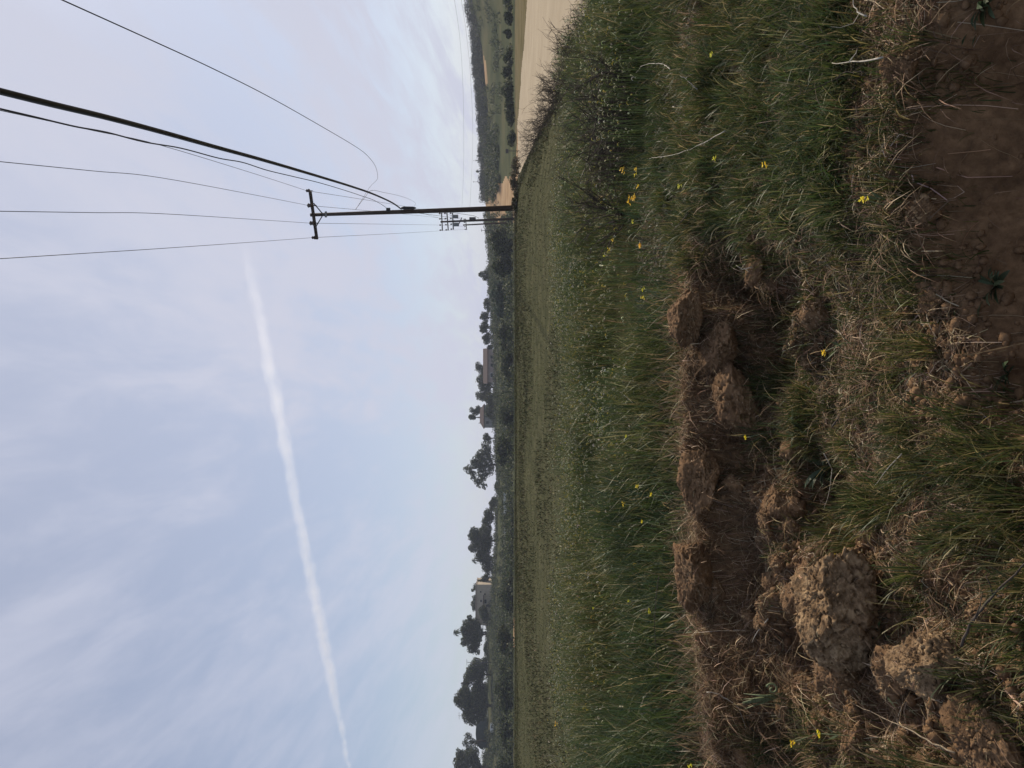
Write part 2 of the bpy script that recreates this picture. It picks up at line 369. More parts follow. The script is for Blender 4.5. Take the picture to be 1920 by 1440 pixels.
# curled pale flower spikes
def spikes(x, y, h, r, col, wd, k=11):
    n = len(x); z0 = ground_z(x, y); az = rng.uniform(0, 6.28, n); lean = rng.uniform(.02,.35,n)
    ks = 4; P = np.zeros((n, k, 3)); s = np.linspace(0, 1, ks)[None]
    hx = np.zeros((n, k)); hz = np.zeros((n, k))
    hx[:, :ks] = lean[:, None]*h[:, None]*s**2; hz[:, :ks] = h[:, None]*s
    a = np.linspace(0, 1, k-ks+1)[1:][None]*rng.uniform(2.2,4.6,n)[:, None]; rr = r[:, None]*(1-.35*a/4.6)
    cxx = hx[:, ks-1:ks]+r[:, None]; hx[:, ks:] = cxx-rr*np.cos(a); hz[:, ks:] = h[:, None]+rr*np.sin(a)
    P[..., 0] = x[:, None]+np.cos(az)[:, None]*hx; P[..., 1] = y[:, None]+np.sin(az)[:, None]*hx; P[..., 2] = z0[:, None]+hz
    wds = np.ones((n, k))*wd[:, None]; wds[:, :ks] *= .45; wds[:, -1] *= .5
    side = np.stack([-np.sin(az), np.cos(az), np.zeros(n)], -1)
    V1, q1 = ribbons(P, wds, side)
    side2 = np.stack([np.cos(az)*.5, np.sin(az)*.5, np.ones(n)*.85], -1); V2, q2 = ribbons(P[:, ks-1:], wds[:, ks-1:]*.8, side2)
    stem = np.array((.06,.085,.03)); cf = np.zeros((n, k, 3)); cf[:, :ks] = stem; cf[:, ks:] = col[:, None]
    c1 = np.repeat(cf, 2, 1).reshape(-1, 3); c2 = np.repeat(cf[:, ks-1:], 2, 1).reshape(-1, 3)
    return np.concatenate([V1, V2]), np.concatenate([q1, q2+len(V1)]), np.concatenate([c1, c2])
x, y = scatter(44000, 4.9, 12.5, .64, 1.8); t = x/y
dens = fbm(x*.9,y*.45,12,3)
m = (x < fedge(y)-.1) & (rng.random(len(x)) < (.12+.88*S(dens,.44,.58))*S(y,4.6,6.6)) & (y > crest(t, x)+.25); x, y = keep(m, x, y)
ps = spikes(x, y, rng.uniform(.20,.42,len(x)), rng.uniform(.008,.020,len(x)), mixcol(len(x), [(.20,.205,.11),(.32,.32,.20),(.34,.29,.06),(.50,.48,.38)], [4,4,1.6,1.4]), rng.uniform(.005,.010,len(x)))
tag(mesh_np('curled_wildflowers', ps[0], ps[1], col=ps[2], mat=M['grass']), 'pale curled wildflower spikes standing above the green field grass', 'wildflowers', kind='stuff')
x, y = scatter(9000, 10.5, 48, .68, 1.5); dens = fbm(x*.3,y*.18,12,3)
m = (x < fedge(y)-.2) & (rng.random(len(x)) < S(dens,.42,.62)); x, y = keep(m, x, y)
ps = spikes(x, y, rng.uniform(.06,.13,len(x)), rng.uniform(.008,.018,len(x)), mixcol(len(x), [(.12,.125,.05),(.22,.215,.12)], [3,1.2]), rng.uniform(.004,.008,len(x))*(1+.03*y), k=8)
tag(mesh_np('far_wildflowers', ps[0], ps[1], col=ps[2], mat=M['grass']), 'scattered pale flower specks across the middle of the meadow', 'wildflowers', kind='stuff')

# bank-top and terrace tufts
def tufts(cx_, cy_, rad, n_each, hmean, leanr, cols, wts, wr=(.0025,.006), fwd=0.0, k=5):
    out = []
    for a, b_, r_, n_, hh in zip(cx_, cy_, rad, n_each, hmean):
        x = a+rng.normal(0, r_, n_)*.55; y = b_+rng.normal(0, r_, n_)*.55
        az = np.arctan2(y-b_, x-a)+rng.normal(0,.6,n_); hh = hh*rng.uniform(.45,1.15,n_)
        if fwd: az = np.where(rng.random(n_) < .5, rng.normal(fwd,.8,n_), az)
        out.append(blades(x, y, hh, rng.uniform(leanr[0],leanr[1],n_), az, rng.uniform(wr[0],wr[1],n_), mixcol(n_, cols, wts), k=k))
    return merge(out)
def bare(px, py):       # places with no tufts: bank face, clods, dark lower cut
    if px < 1330 and py > 500: return True
    if px < 1430 and 560 < py: return True
    if px < 1500 and 900 < py: return True
    if 1470 < px < 1690 and 1020 < py < 1300: return True
    if px > 1730+.05*py and py < 760: return True
    if 1640 < px < 1830 and 1190 < py < 1440: return True
    if px > 1560 and py > 1020: return random.random() < .62
    if px > 1700: return random.random() < .45
    return False
cxs, cys, rs, ns, hs = [], [], [], [], []
i = 0
while len(cxs) < 600:
    px = random.uniform(1240, 1960); py = random.uniform(-120, 1560); i += 1
    if bare(px, py) and random.random() > .02: continue
    p = on(px, py); cxs.append(p.x); cys.append(p.y)
    g = vn(np.array([p.x*1.3]), np.array([p.y*1.3]), 2.0)[0]
    rs.append(random.uniform(.03,.10)); ns.append(int(random.uniform(30,110)*(.4+g))); hs.append(random.uniform(.08,.21)*(.6+.6*g))
V, q, cc = tufts(cxs, cys, rs, ns, hs, (.03,.75), [(0.044,0.060,0.018),(0.071,0.084,0.025),(0.054,0.077,0.031),(0.110,0.110,0.031),(0.157,0.125,0.050),(0.329,0.260,0.126)], [4.5,4,2.2,2.4,2.4,1.7], wr=(.0016,.0042))
tag(mesh_np('bank_grass', V, q, col=cc, mat=M['grass']), 'dark green grass tufts growing on the terrace of the dirt bank', 'grass', kind='stuff')
n = 150000; x, y = scatter(n, 1.8, 6.4, .66, 1.7); t = x/y; c = crest(t, x)
g = fbm(x*2.2, y*2.2, 31, 3)
m = ((y > c+.02) | ((y < c-.55) & (y > step2(t, x)+.0) & (g > .44)) | ((t > .2) & (y > step2(t, x)+.1) & (g > .38)) | ((t < -.05) & (y < 2.75) & (g > .46))); x, y = keep(m, x, y); n = len(x)
V, q, cc = blades(x, y, rng.uniform(.015,.055,n), rng.uniform(.5,2.2,n), rng.uniform(0,6.28,n), rng.uniform(.003,.009,n), mixcol(n, [(.045,.060,.024),(.065,.078,.030),(.085,.085,.035),(.13,.095,.055),(.24,.175,.11),(.09,.062,.038)], [3,3,2,2.2,1.4,2]), k=3)
tag(mesh_np('ground_cover', V, q, col=cc, mat=M['grass']), 'low mixed green and brown ground cover between the grass tufts', 'ground cover', kind='stuff')
# right-hand lush weeds
cxs, cys, rs, ns, hs = [], [], [], [], []
for _ in range(400):
    px = random.uniform(1090,1600); py = random.uniform(-90,430); p = on(px, py)
    if p.x > fedge(p.y)-.1: continue
    cxs.append(p.x); cys.append(p.y); rs.append(random.uniform(.04,.13)); ns.append(random.randint(60,150)); hs.append(random.uniform(.07,.18))
V, q, cc = tufts(cxs, cys, rs, ns, hs, (.05,.9), GREEN, [5,4,2,2,1.4,1.6], wr=(.0018,.0045))
tag(mesh_np('bushy_grass', V, q, col=cc, mat=M['grass']), 'thick leafy green grass between the dirt road and the bank', 'grass', kind='stuff')
# dry thatch along the crest and on the lumps
cxs, cys, rs, ns, hs = [], [], [], [], []
for _ in range(230):
    t0 = random.uniform(-.62,.2); x0 = t0*4.3; c0 = float(crest(np.array([t0]), np.array([x0]))[0])
    y0 = c0+random.uniform(-.55,.12)*random.random()**.5; cxs.append(t0*y0); cys.append(y0); rs.append(random.uniform(.04,.14)); ns.append(random.randint(30,90)); hs.append(random.uniform(.06,.16))
for _ in range(290):
    px = random.uniform(1400,1960)-random.random()**2*200; py = random.uniform(-60,1500); p = on(px, py)
    if bare(px, py) and px > 1720: continue
    cxs.append(p.x); cys.append(p.y); rs.append(random.uniform(.04,.14)); ns.append(random.randint(20,60)); hs.append(random.uniform(.06,.14))
DRY = [(0.338,0.231,0.138),(0.200,0.131,0.077),(0.550,0.425,0.275),(0.106,0.069,0.043)]
V, q, cc = tufts(cxs, cys, rs, ns, hs, (.6,2.0), DRY, [3,4,1.2,3], (.0015,.0035), fwd=-1.57)
tag(mesh_np('dry_thatch', V, q, col=cc, mat=M['straw']), 'brown dead grass thatch hanging over the broken bank edge', 'dry grass', kind='stuff')
# straw litter lying on the soil
n = 30000; x, y = scatter(n, 1.7, 4.9, .66, 1.6); t = x/y
m = (y < crest(t, x)+.1) & ((y > step2(t, x)-.05) | (t < 0) | (rng.random(n) < .05)); x, y = keep(m, x, y); n = len(x)
ln = rng.uniform(.03,.16,n); az = rng.uniform(0,6.28,n); k = 5; s = np.linspace(-.5,.5,k)[None]; cur = rng.normal(0,1.1,n)[:, None]
ang = az[:, None]+cur*s; P = np.stack([x[:, None]+np.cos(ang)*ln[:, None]*s, y[:, None]+np.sin(ang)*ln[:, None]*s, np.zeros((n,k))], -1)
P[..., 2] = ground_z(P[..., 0], P[..., 1])+.006+rng.random((n,1))*.015+rng.random((n,k))*.008
az2 = az+1.57; V, q = ribbons(P, np.ones((n,k))*rng.uniform(.0012,.0034,n)[:, None], np.stack([np.cos(az2), np.sin(az2), rng.normal(0,.6,n)], -1))
cc = np.repeat(mixcol(n, DRY+[(.5,.42,.31)], [3,4,1.5,3,.7]), k*2, 0)
tag(mesh_np('straw_litter', V, q, col=cc, mat=M['straw']), 'thin dry straw and stems strewn over the brown soil', 'straw', kind='stuff')

# ---------------------------------------------------------------- soil lumps
def ico(sub=3):
    import bmesh
    bm = bmesh.new(); bmesh.ops.create_icosphere(bm, subdivisions=sub, radius=1); bm.verts.ensure_lookup_table()
    v = np.array([tuple(q.co) for q in bm.verts]); f = np.array([[q.index for q in g.verts] for g in bm.faces]); bm.free(); return v, f
IV, IF = ico(1)
def crumbs(name, n, sel, rmin, rmax, label):
    x, y = sel; n = len(x); r = rmin+(rmax-rmin)*rng.random(n)**4
    z = ground_z(x, y)+r*.35
    base = IV[None]*(1+rng.normal(0,.16,(n, len(IV),1)))*r[:, None, None]*rng.uniform(.7,1.2,(n,1,3))
    V = base+np.stack([x, y, z], -1)[:, None, :]; f = IF[None]+np.arange(n)[:, None, None]*len(IV)
    o = mesh_np(name, V.reshape(-1,3), None, f.reshape(-1,3), mat=M['soil'], smooth=True)
    return tag(o, label, 'soil crumbs', kind='stuff')
x, y = scatter(60000, 1.8, 5.0, .64, 1.6); t = x/y; c = crest(t, x)
pz = fbm(x*2.4,y*2.4,21,3)
m = ((y < step2(t, x)) & (t > -.12) & (rng.random(len(x)) < .10)) | (y < c+.08) & (((y > c-1.0) & (t < .2)) | (t < -.2) | ((y-step2(t, x) > -.12) & (y-step2(t, x) < .30))) & (pz > .38); x, y = keep(m, x, y)
crumbs('soil_crumbs', 0, (x, y), .002, .024, 'small loose crumbs of brown earth scattered over the broken bank')
CV, CF = ico(6)
CL = []
def clod(px, py, wpx, hpx, dpx, seed, label, rot=0.0, sharp=.5, emb=.05):
    d = G(px+hpx*.42, py); x0 = (720-py)/F*d
    rx = wpx/F*d*.5; rz = hpx/F*d*.5; ry = dpx/F*d*.5
    v = CV.copy(); n_ = seed*7.3
    # crusted block: flattened planes, cracks and rough crumbs
    pl = np.random.default_rng(seed); s_ = np.ones(len(v))
    for _ in range(14):
        dr = pl.normal(0,1,3); dr /= np.linalg.norm(dr); dist = pl.uniform(.55,.86); dd = v@dr; s_ = np.where(dd > 0, np.minimum(s_, dist/np.maximum(dd,1e-3)), s_)
    v = v*s_[:, None]
    nz = fbm(v[:,0]*2.2+n_, v[:,1]*2.2, v[:,2]*2.2, 4, .55)-.5
    cr = np.abs(fbm(v[:,0]*2.8+n_, v[:,1]*2.8+5, v[:,2]*2.8, 3)-.5)
    fine = fbm(v[:,0]*13+n_, v[:,1]*13, v[:,2]*13, 4, .65)-.5
    fin2 = fbm(v[:,0]*30+n_, v[:,1]*30, v[:,2]*30, 4, .75)-.5
    v = v*(1+.34*nz-.15*(1-S(cr,0,.025))+.14*fine+.17*fin2)[:, None]
    v = v*np.array([rx, ry, rz])*1.12; ca, sa = math.cos(rot), math.sin(rot)
    v = np.stack([v[:,0]*ca-v[:,2]*sa, v[:,1], v[:,0]*sa+v[:,2]*ca], -1)
    o = mesh_np('soil_clod', v, None, CF, mat=M['clod'] if emb > .3 else M['soil'], loc=(x0, d+ry*.55, Z(x0, d+ry*.55)+rz*emb))
    CL.append((v, np.array(o.location), (rx+rz)/2)); return tag(o, label, 'soil clod', 'clods of earth fallen from the bank')
clod(1567,1148,205,165,180,3,'largest tan cracked clod of earth standing on the lower left bank', .15, emb=.5)
clod(1590,1262,100,90,110,5,'rounded brown clod wedged below and left of the largest tan clod')
clod(1725,1262,120,150,150,8,'squat brown clod with gritty top, beside the big clod and the long dry stem', -.3, emb=.4)
clod(1515,1285,120,110,110,11,'root covered brown lump above the squat gritty clod', .3)
clod(1375,650,104,75,130,14,'dark lump under the bank edge beside the single bright yellow flower')
clod(1360,590,117,60,117,17,'topmost broken lump at the right end of the dark bank hollow')
clod(1405,760,156,90,156,20,'wide brown mound of earth in the middle of the bank below the hollow', .1)
clod(1360,905,143,80,143,23,'brown mound of earth under the green grass edge, left of the wide mound')
clod(1440,960,120,80,110,26,'straw covered mound of earth right of the largest tan clod')
clod(1370,1090,143,80,143,29,'crumbled mound of earth under the left part of the bank edge', .2)
clod(1845,1150,60,60,60,31,'small clod low on the bank beneath the largest tan clod')
clod(1860,1400,170,110,150,33,'low litter covered lump at the bottom left corner of the bank')
clod(1765,395,75,55,70,36,'crumbly pale lump on the lip of the lower dark cut', .2)
clod(1745,560,80,45,70,39,'flat crumbly lump on the lip of the lower cut, left of the pale lump')
clod(1690,110,70,60,80,41,'crusty pale lump at the far right end of the lower cut', .4)

CV0, CF0, C4 = CV, CF, ico(4)
CV, CF = C4
k_ = 0
while k_ < 64:
    t0 = random.uniform(-.60,.16); x0 = t0*4.2; c0 = float(crest(np.array([t0]), np.array([x0]))[0]); y0 = c0-random.uniform(.0,1.0) if random.random() < .7 else random.uniform(2.4,3.5)
    if y0 < 3.6 and t0 > -.18: continue
    px = HZ+float(hgt(np.array([t0*y0]), np.array([y0]))[0])/y0*F; py = 720-t0*F
    w_ = random.uniform(.05,.17)/y0*F
    clod(px, py, w_*random.uniform(.8,1.4), w_*random.uniform(.5,.9), w_, 100+k_, 'small crumbling clod of brown earth among the larger lumps of the bank', random.uniform(-.5,.5), emb=.15); k_ += 1
CV, CF = CV0, CF0
# grit and straw lying on the clods
Pg, Ps = [], []
for v, o_, r_ in CL:
    w_ = v+o_; m = (v[:,2] > -.25*v[:,2].max()); idx = np.nonzero(m)[0]
    Pg.append(w_[rng.choice(idx, int(60+2200*r_))]); Ps.append(w_[rng.choice(idx, int(10+330*r_))])
Pg = np.concatenate(Pg); n = len(Pg); r_ = .0018+.008*rng.random(n)**4
base = IV[None]*(1+rng.normal(0,.2,(n, len(IV),1)))*r_[:, None, None]
f = IF[None]+np.arange(n)[:, None, None]*len(IV)
tag(mesh_np('clod_grit', (base+Pg[:, None, :]).reshape(-1,3), None, f.reshape(-1,3), mat=M['clod'], smooth=False), 'fine brown grit sticking to the earth clods', 'soil grit', kind='stuff')
P0 = np.concatenate(Ps); n = len(P0); ln = rng.uniform(.02,.10,n); az = rng.uniform(0,6.28,n); k = 5; s = np.linspace(0,1,k)[None]; cur = rng.normal(0,1.2,n)[:, None]
ang = az[:, None]+cur*s; P = np.stack([P0[:,0:1]+np.cos(ang)*ln[:, None]*s, P0[:,1:2]+np.sin(ang)*ln[:, None]*s, P0[:,2:3]+.004+ln[:, None]*(.5*s-.9*s*s)*rng.uniform(.2,1.2,(n,1))], -1)
V, q = ribbons(P, np.ones((n,k))*rng.uniform(.001,.0026,n)[:, None], np.stack([np.cos(az+1.57), np.sin(az+1.57), rng.normal(0,.6,n)], -1))
tag(mesh_np('clod_straw', V, q, col=np.repeat(mixcol(n, DRY, [3,3,1.2,2]), k*2, 0), mat=M['straw']), 'short dry roots and straw clinging to the earth clods', 'straw', kind='stuff')

# ---------------------------------------------------------------- dry shrubs, sticks, flowers
def branchy(mb, p, dr, ln, r, depth, kink=.35, split=3, rs=random):
    pts = [p]; d = dr.copy(); n = 4
    for i in range(n):
        d = (d+Vector((rs.gauss(0,kink), rs.gauss(0,kink), rs.gauss(0,kink*.7)))*.5).normalized(); pts.append(pts[-1]+d*ln/n)
    mb.tube(pts, np.linspace(r, r*.5, n+1), 3 if depth < 2 else 4, cap=False)
    if depth > 0:
        for j in range(split):
            k = rs.randint(1, n); nd = (d+Vector((rs.gauss(0,.8), rs.gauss(0,.8), rs.gauss(0.05,.55)))).normalized()
            branchy(mb, pts[k], nd, ln*rs.uniform(.45,.8), r*.6, depth-1, kink, split, rs)
def dry_shrub(px, py, wid, ht, stems, label, mat='twig', depth=3, above=0.0, r=.007, up=.9):
    p = on(px, py, above); mb = MB(); rs = random.Random(int(px*7+py))
    for _ in range(stems):
        dr = Vector((rs.gauss(0,wid), rs.gauss(0,wid*.7), up)).normalized(); branchy(mb, Vector((0,0,-.02)), dr, ht*rs.uniform(.6,1.0), r, depth, .35, 3, rs)
    o = mb.build('dry_shrub', M[mat], smooth=True, loc=p)
    return tag(o, label, 'dry shrub', 'leafless weeds beside the road and field')
dry_shrub(1195,215,1.1,.55,34,'large dark tangle of leafless twigs at the field edge, widest one')
dry_shrub(1180,290,1.0,.45,24,'dark leafless tangle beside the pair of orange and yellow flowers')
dry_shrub(1175,405,.6,.5,14,'thin leafless weed whose tall bare stems point to the near pole')
dry_shrub(1150,145,1.0,.5,24,'dark leafless tangle just below the dirt road edge')
dry_shrub(1205,150,1.0,.42,20,'grey leafless tangle right of the widest one')
for i, (px, py, h_) in enumerate([(1108,20,.35),(1092,60,.5),(1078,95,.7),(1066,120,.55),(1050,150,.8),(1038,178,.8),(1030,205,.8),(1015,225,.8),(1005,248,1.0),(995,268,1.1),(1120,2,.4),(990,285,1.1),(1098,45,.6),(1083,80,.8),(1058,134,.9),(1043,165,.7),(1022,215,.9),(1008,238,.8),(1000,258,1.0),(1071,108,.5),(1034,190,.9)]):
    dry_shrub(px+11, py, .8, h_*.66, 13, 'spindly bare brown weed silhouetted against the pale dirt road', depth=2, r=.008)
dry_shrub(1600,110,1.2,.20,7,'grey dead twigs lying on the right bank by the dark cut','twig',2,r=.004,up=.3)
dry_shrub(1500,1230,1.3,.16,8,'fine tangle of roots sticking out above the largest clod','twig',2,r=.002,up=.2)

def stick(pts, r, label, mat='pale_twig', name='dead_branch', cat='dead branch', above=.12, sides=5, taper=.35, fork=None):
    r = r*.75
    d0 = G(pts[0][0], pts[0][1], above); d1 = G(pts[-1][0], pts[-1][1], above)
    if len(pts[0]) > 2: d0 = pts[0][2]; d1 = pts[-1][2]
    P = [W(p[0], p[1], d0+(d1-d0)*i/(len(pts)-1)) for i, p in enumerate(pts)]
    Q2 = []
    for i in range(len(P)-1):
        for s in (0,.33,.66): Q2.append(P[i].lerp(P[i+1], s)+Vector((random.gauss(0,r*.5),0,random.gauss(0,r*.5))))
    Q2.append(P[-1]); b0 = Q2[0].copy(); mb = MB(); mb.tube([q-b0 for q in Q2], np.linspace(r, r*taper, len(Q2)), sides)
    if fork:
        for f in fork:
            P2 = [W(a, c_, (d0+d1)/2) for a, c_ in f]; mb.tube([q-b0 for q in P2], np.linspace(r*.6, r*.25, len(P2)), 4)
    return tag(mb.build(name, M[mat], smooth=True, loc=b0), label, cat)
stick([(1257,130),(1250,124),(1245,121),(1230,119),(1217,119),(1203,124),(1197,130),(1192,137)], .0045, 'arched white dead stem among the dark grass below the road')
stick([(1360,245),(1330,262),(1295,280),(1262,291),(1240,294),(1225,295),(1217,298)], .004, 'crooked pale stick right of the orange flower pair', fork=[[(1290,281),(1280,270),(1276,250),(1279,238)]])
stick([(1117,35),(1125,58),(1134,82),(1142,108),(1144,140),(1150,160)], .004, 'long thin pale stem running down from the road edge')
stick([(1308,168),(1296,157),(1286,148),(1275,142)], .0045, 'short pale broken twig in dark grass left of the arched stem', fork=[[(1286,146),(1295,140),(1310,137)]])
stick([(1655,107),(1620,114),(1590,116),(1560,118)], .0045, 'straight grey stick lying on the right bank', fork=[[(1592,116),(1605,100),(1607,93)]])
stick([(1625,30),(1608,22),(1600,8),(1597,-20)], .004, 'forked grey stick at the right edge of the bank', fork=[[(1612,24),(1600,44),(1575,52),(1558,50)]])
stick([(1165,1446),(1155,1440),(1142,1433),(1128,1432),(1115,1424),(1104,1422),(1092,1428),(1078,1424),(1060,1425),(1042,1427),(1025,1436)], .006, 'crooked bleached white branch rising at the left end of the field', fork=[[(1058,1425),(1046,1418),(1030,1416),(1016,1420)],[(1044,1427),(1035,1418),(1024,1412)]])
stick([(1790,1412),(1750,1394),(1715,1373),(1680,1357),(1655,1345),(1620,1330),(1590,1313)], .0042, 'long straight dry brown stem slanting across the lower left clods', 'tan_twig')
stick([(1800,1212),(1820,1170),(1850,1128),(1880,1098),(1920,1062),(1960,1040)], .0065, 'grey forked twig crossing the lowest corner of the bank', 'twig', fork=[[(1826,1165),(1838,1135),(1842,1110)],[(1862,1115),(1856,1095),(1848,1080)]])
stick([(1290,400),(1262,432),(1243,455),(1215,478),(1188,500),(1150,538),(1118,575)], .0045, 'long dark stem leaning left across the tall field grass', 'twig', above=.2)
stick([(1235,1080),(1230,1120),(1227,1180),(1230,1210),(1234,1250),(1240,1300),(1239,1335)], .003, 'thin reddish stem lying level across the left field grass', 'twig', above=.2)
stick([(1325,1296),(1350,1303),(1372,1316),(1385,1328),(1398,1365)], .0045, 'pale crooked twig above the thick green stalk')
stick([(1400,1352),(1420,1380),(1436,1405),(1450,1425)], .0055, 'grey stick leaning in the left bank hollow', 'twig', above=.08)
stick([(1440,1160),(1420,1185),(1410,1205)], .004, 'short pale stick above the dark hollow left of the big clod')
stick([(1340,660),(1325,720),(1310,760)], .003, 'thin dry stem reaching from the bright yellow flower into the hollow','twig')
stick([(1155,730),(1172,742),(1186,755)], .004, 'short pale stick standing in the middle of the field grass', above=.25)
stick([(1410,500),(1392,505),(1380,497)], .004, 'bleached twig on the bank end below the field grass', fork=[[(1395,503),(1420,520),(1435,525)]])
stick([(1545,850),(1560,880),(1553,930),(1545,955)], .003, 'thin pale curved stem standing in the dark terrace grass')
stick([(1690,850),(1660,885),(1640,910)], .003, 'thin straight pale stem leaning over the terrace grass')
stick([(1560,800),(1575,780)], .006, 'stubby dark broken stub in the terrace grass', 'twig')

stick([(1150,415),(1110,430),(1062,438),(1035,442),(1000,441),(962,441)], .006, 'tall dark bare stem pointing up to the near pole', 'twig', above=.25, fork=[[(1062,438),(1040,424),(1015,420),(990,421)],[(1085,436),(1055,448),(1030,450)]])
stick([(1140,480),(1105,505),(1075,522),(1045,540)], .005, 'dark slanting stem left of the tall bare one', 'twig', above=.25, fork=[[(1105,505),(1090,525),(1070,545),(1052,558)]])
def flower(px, py, label=None, col=(.80,.58,.02), size=.011, ab=None):
    size *= 1.45
    if ab is None: ab = .30 if px < 1290 else .16
    d = G(px, py, ab); p = W(px, py, d); g = Vector((p.x+random.uniform(-.04,.04), p.y+random.uniform(-.03,.05), 0)); g.z = Z(g.x, g.y)
    e = empty('wildflower', g)
    tag(e, label or 'small yellow wildflower on a thin green stem among the grass', 'flower', 'yellow wildflowers on the bank and field')
    top = p-g; mb = MB(); mid = top*.5+Vector((random.uniform(-.02,.02), random.uniform(-.02,.02), 0))
    mb.tube([(0,0,0), mid, top], [.0024,.0018,.0012], 4)
    mb.build('stem', M['stalk'], e, smooth=True)
    mb = MB(); 
    for _ in range(5):              # leaves are part of the head cluster only where they show: tiny florets
        c_ = np.array(top)+rng.normal(0, size*.5, 3)
        for k in range(5):
            a = k*1.2566+random.random(); v = np.array((math.cos(a), math.sin(a)*.7, random.uniform(0,.7))); s_ = np.cross(v, (0,0,1)); s_ /= np.linalg.norm(s_)
            L_ = size*random.uniform(.7,1.1); mb.add([c_, c_+v*L_*.6+s_*L_*.38, c_+v*L_, c_+v*L_*.6-s_*L_*.38], [(0,1,2,3)])
    n_ = sum(len(a) for a in mb.v); mb.build('petals', M['petal'], e, np.array(col), smooth=False)
    mb = MB(); 
    for k in range(5):
        a = random.random()*6.28; h_ = random.uniform(.15,.7); c_ = np.array(top)*h_; v = np.array((math.cos(a), math.sin(a), .9)); s_ = np.array((-math.sin(a), math.cos(a), 0)); L_ = .05*random.uniform(.6,1.2)
        mb.add([c_, c_+v*L_*.5+s_*.005, c_+v*L_, c_+v*L_*.5-s_*.005], [(0,1,2,3)])
    mb.build('leaves', M['grass'], e, np.array((.08,.11,.045)))
flower(1182,377,'brightest orange yellow flower pair at the right of the field grass',(.85,.56,.02),.014)
flower(1190,371,'smaller orange flower touching the brightest orange yellow one',(.85,.56,.02),.012)
flower(1168,320,'orange flower at the foot of the dark leafless tangle',(.85,.56,.02),.011)
flower(1200,460,'orange flower on the curved pale stem tip right of the field centre',(.85,.5,.02),.012)
flower(1355,619,'large bright yellow flower hanging in the dark bank hollow',(.85,.66,.02),.014)
flower(1572,1050,'yellow flower beside the right side of the largest tan clod',(.85,.66,.02),.011)
flower(1607,1180,'yellow flower on a broad pale green stem in front of the largest clod',(.85,.62,.02),.011)
flower(1042,1357,'yellow orange flower standing alone in the far left meadow',(.8,.5,.03),.022)
for px, py in [(1192,317),(1191,328),(1206,542),(1207,556),(1275,348),(1174,818),(1195,912),(1170,945),(1220,927),(1398,821),(1060,715),(1122,810),(1180,1125),(1220,1148),(1334,101),(1340,298),(1433,310),(1545,660),(1534,1375),(1485,1392),(1295,1434),(1620,374),(1134,480),(1095,1083),(1188,415),(1150,450),(1113,1140),(1205,978),(1196,347),(1143,468)]:
    flower(px, py, col=random.choice([(.72,.60,.02),(.66,.64,.04),(.78,.56,.02)]), size=.008)
def weed(px, py, n_, L_, label):
    p = on(px, py); xs = np.zeros(n_); az = rng.uniform(0,6.28,n_); k = 6; s_ = np.linspace(0,1,k)[None]; ln = L_*rng.uniform(.5,1.1,n_)[:, None]; up = rng.uniform(.4,1.6,n_)[:, None]
    rr = ln*s_; P = np.stack([np.cos(az)[:, None]*rr, np.sin(az)[:, None]*rr, ln*up*s_*(1-.55*s_)], -1)
    V, q = ribbons(P, np.array([.3,.7,1,1,.7,.1])[None]*ln*.16, np.stack([-np.sin(az), np.cos(az), rng.normal(0,.2,n_)], -1))
    tag(mesh_np('leafy_weed', V, q, col=np.repeat(mixcol(n_, [(.05,.075,.035),(.075,.10,.045),(.11,.14,.08)], [2,2,1]), k*2, 0), mat=M['grass'], loc=p), label, 'weed', 'leafy weeds on the bank')
weed(1875,535,34,.10,'small grey green leafy weed growing in the lower dark cut')
weed(1895,700,26,.09,'leafy weed at the foot of the bank below the grass terrace')
weed(1860,5,40,.11,'leafy green weed at the right end of the lower cut')
weed(1560,872,30,.13,'broad leaved green weed in the middle of the terrace grass')
weed(1500,800,24,.10,'low broad leaved weed just below the earth mounds')
weed(1668,1192,14,.10,'pale broad leaved weed under the yellow flower by the largest clod')
# thick pale green stalk and pale stone
p = on(1475,1305); e = empty('green_stalk', p); tag(e, 'thick pale green leaf stalk with a curled leaf in the left bank hollow', 'plant stalk')
L0 = W(1470,1302,p.y)-p; L1 = W(1392,1318,p.y)-p
mb = MB(); mb.tube([L0, L0.lerp(L1,.3)+Vector((0,0,.004)), L0.lerp(L1,.7), L1], [.009,.013,.012,.004], 8)
for a_ in (-.02,.012,.03): mb.tube([L0, L0.lerp(L1,.5)+Vector((a_*.6,-.01,0)), L1+Vector((a_*1.5,0,random.uniform(-.02,.03)))], [.005,.005,.001], 4); mb.build('stalk', M['stalk'], e, smooth=True)
c0 = W(1448,1292,p.y)-p; pts = [c0+Vector((math.cos(a)*(.004+.0035*a), 0.0, math.sin(a)*(.004+.0035*a))) for a in np.linspace(0,7.5,26)]
mb = MB(); mb.tube(pts, np.linspace(.004,.005,26), 6); mb.build('curled_leaf', M['stalk'], e, smooth=True)
d = G(1212,1330,.1); c0 = W(1208,1330,d); v = CV*np.array([23/F*d, .03, 7/F*d])*(1+.18*(fbm(CV[:,0]*2,CV[:,1]*2,CV[:,2]*2,3)-.5))[:, None]
g = Z(c0.x, d); v[:,2] = np.where(v[:,2] < 0, v[:,2]*(c0.z-g+.02)/(7/F*d), v[:,2])
tag(mesh_np('pale_stone', v, None, CF, mat=M['stone'], loc=c0), 'pale rounded stone half hidden in the left field grass', 'stone')

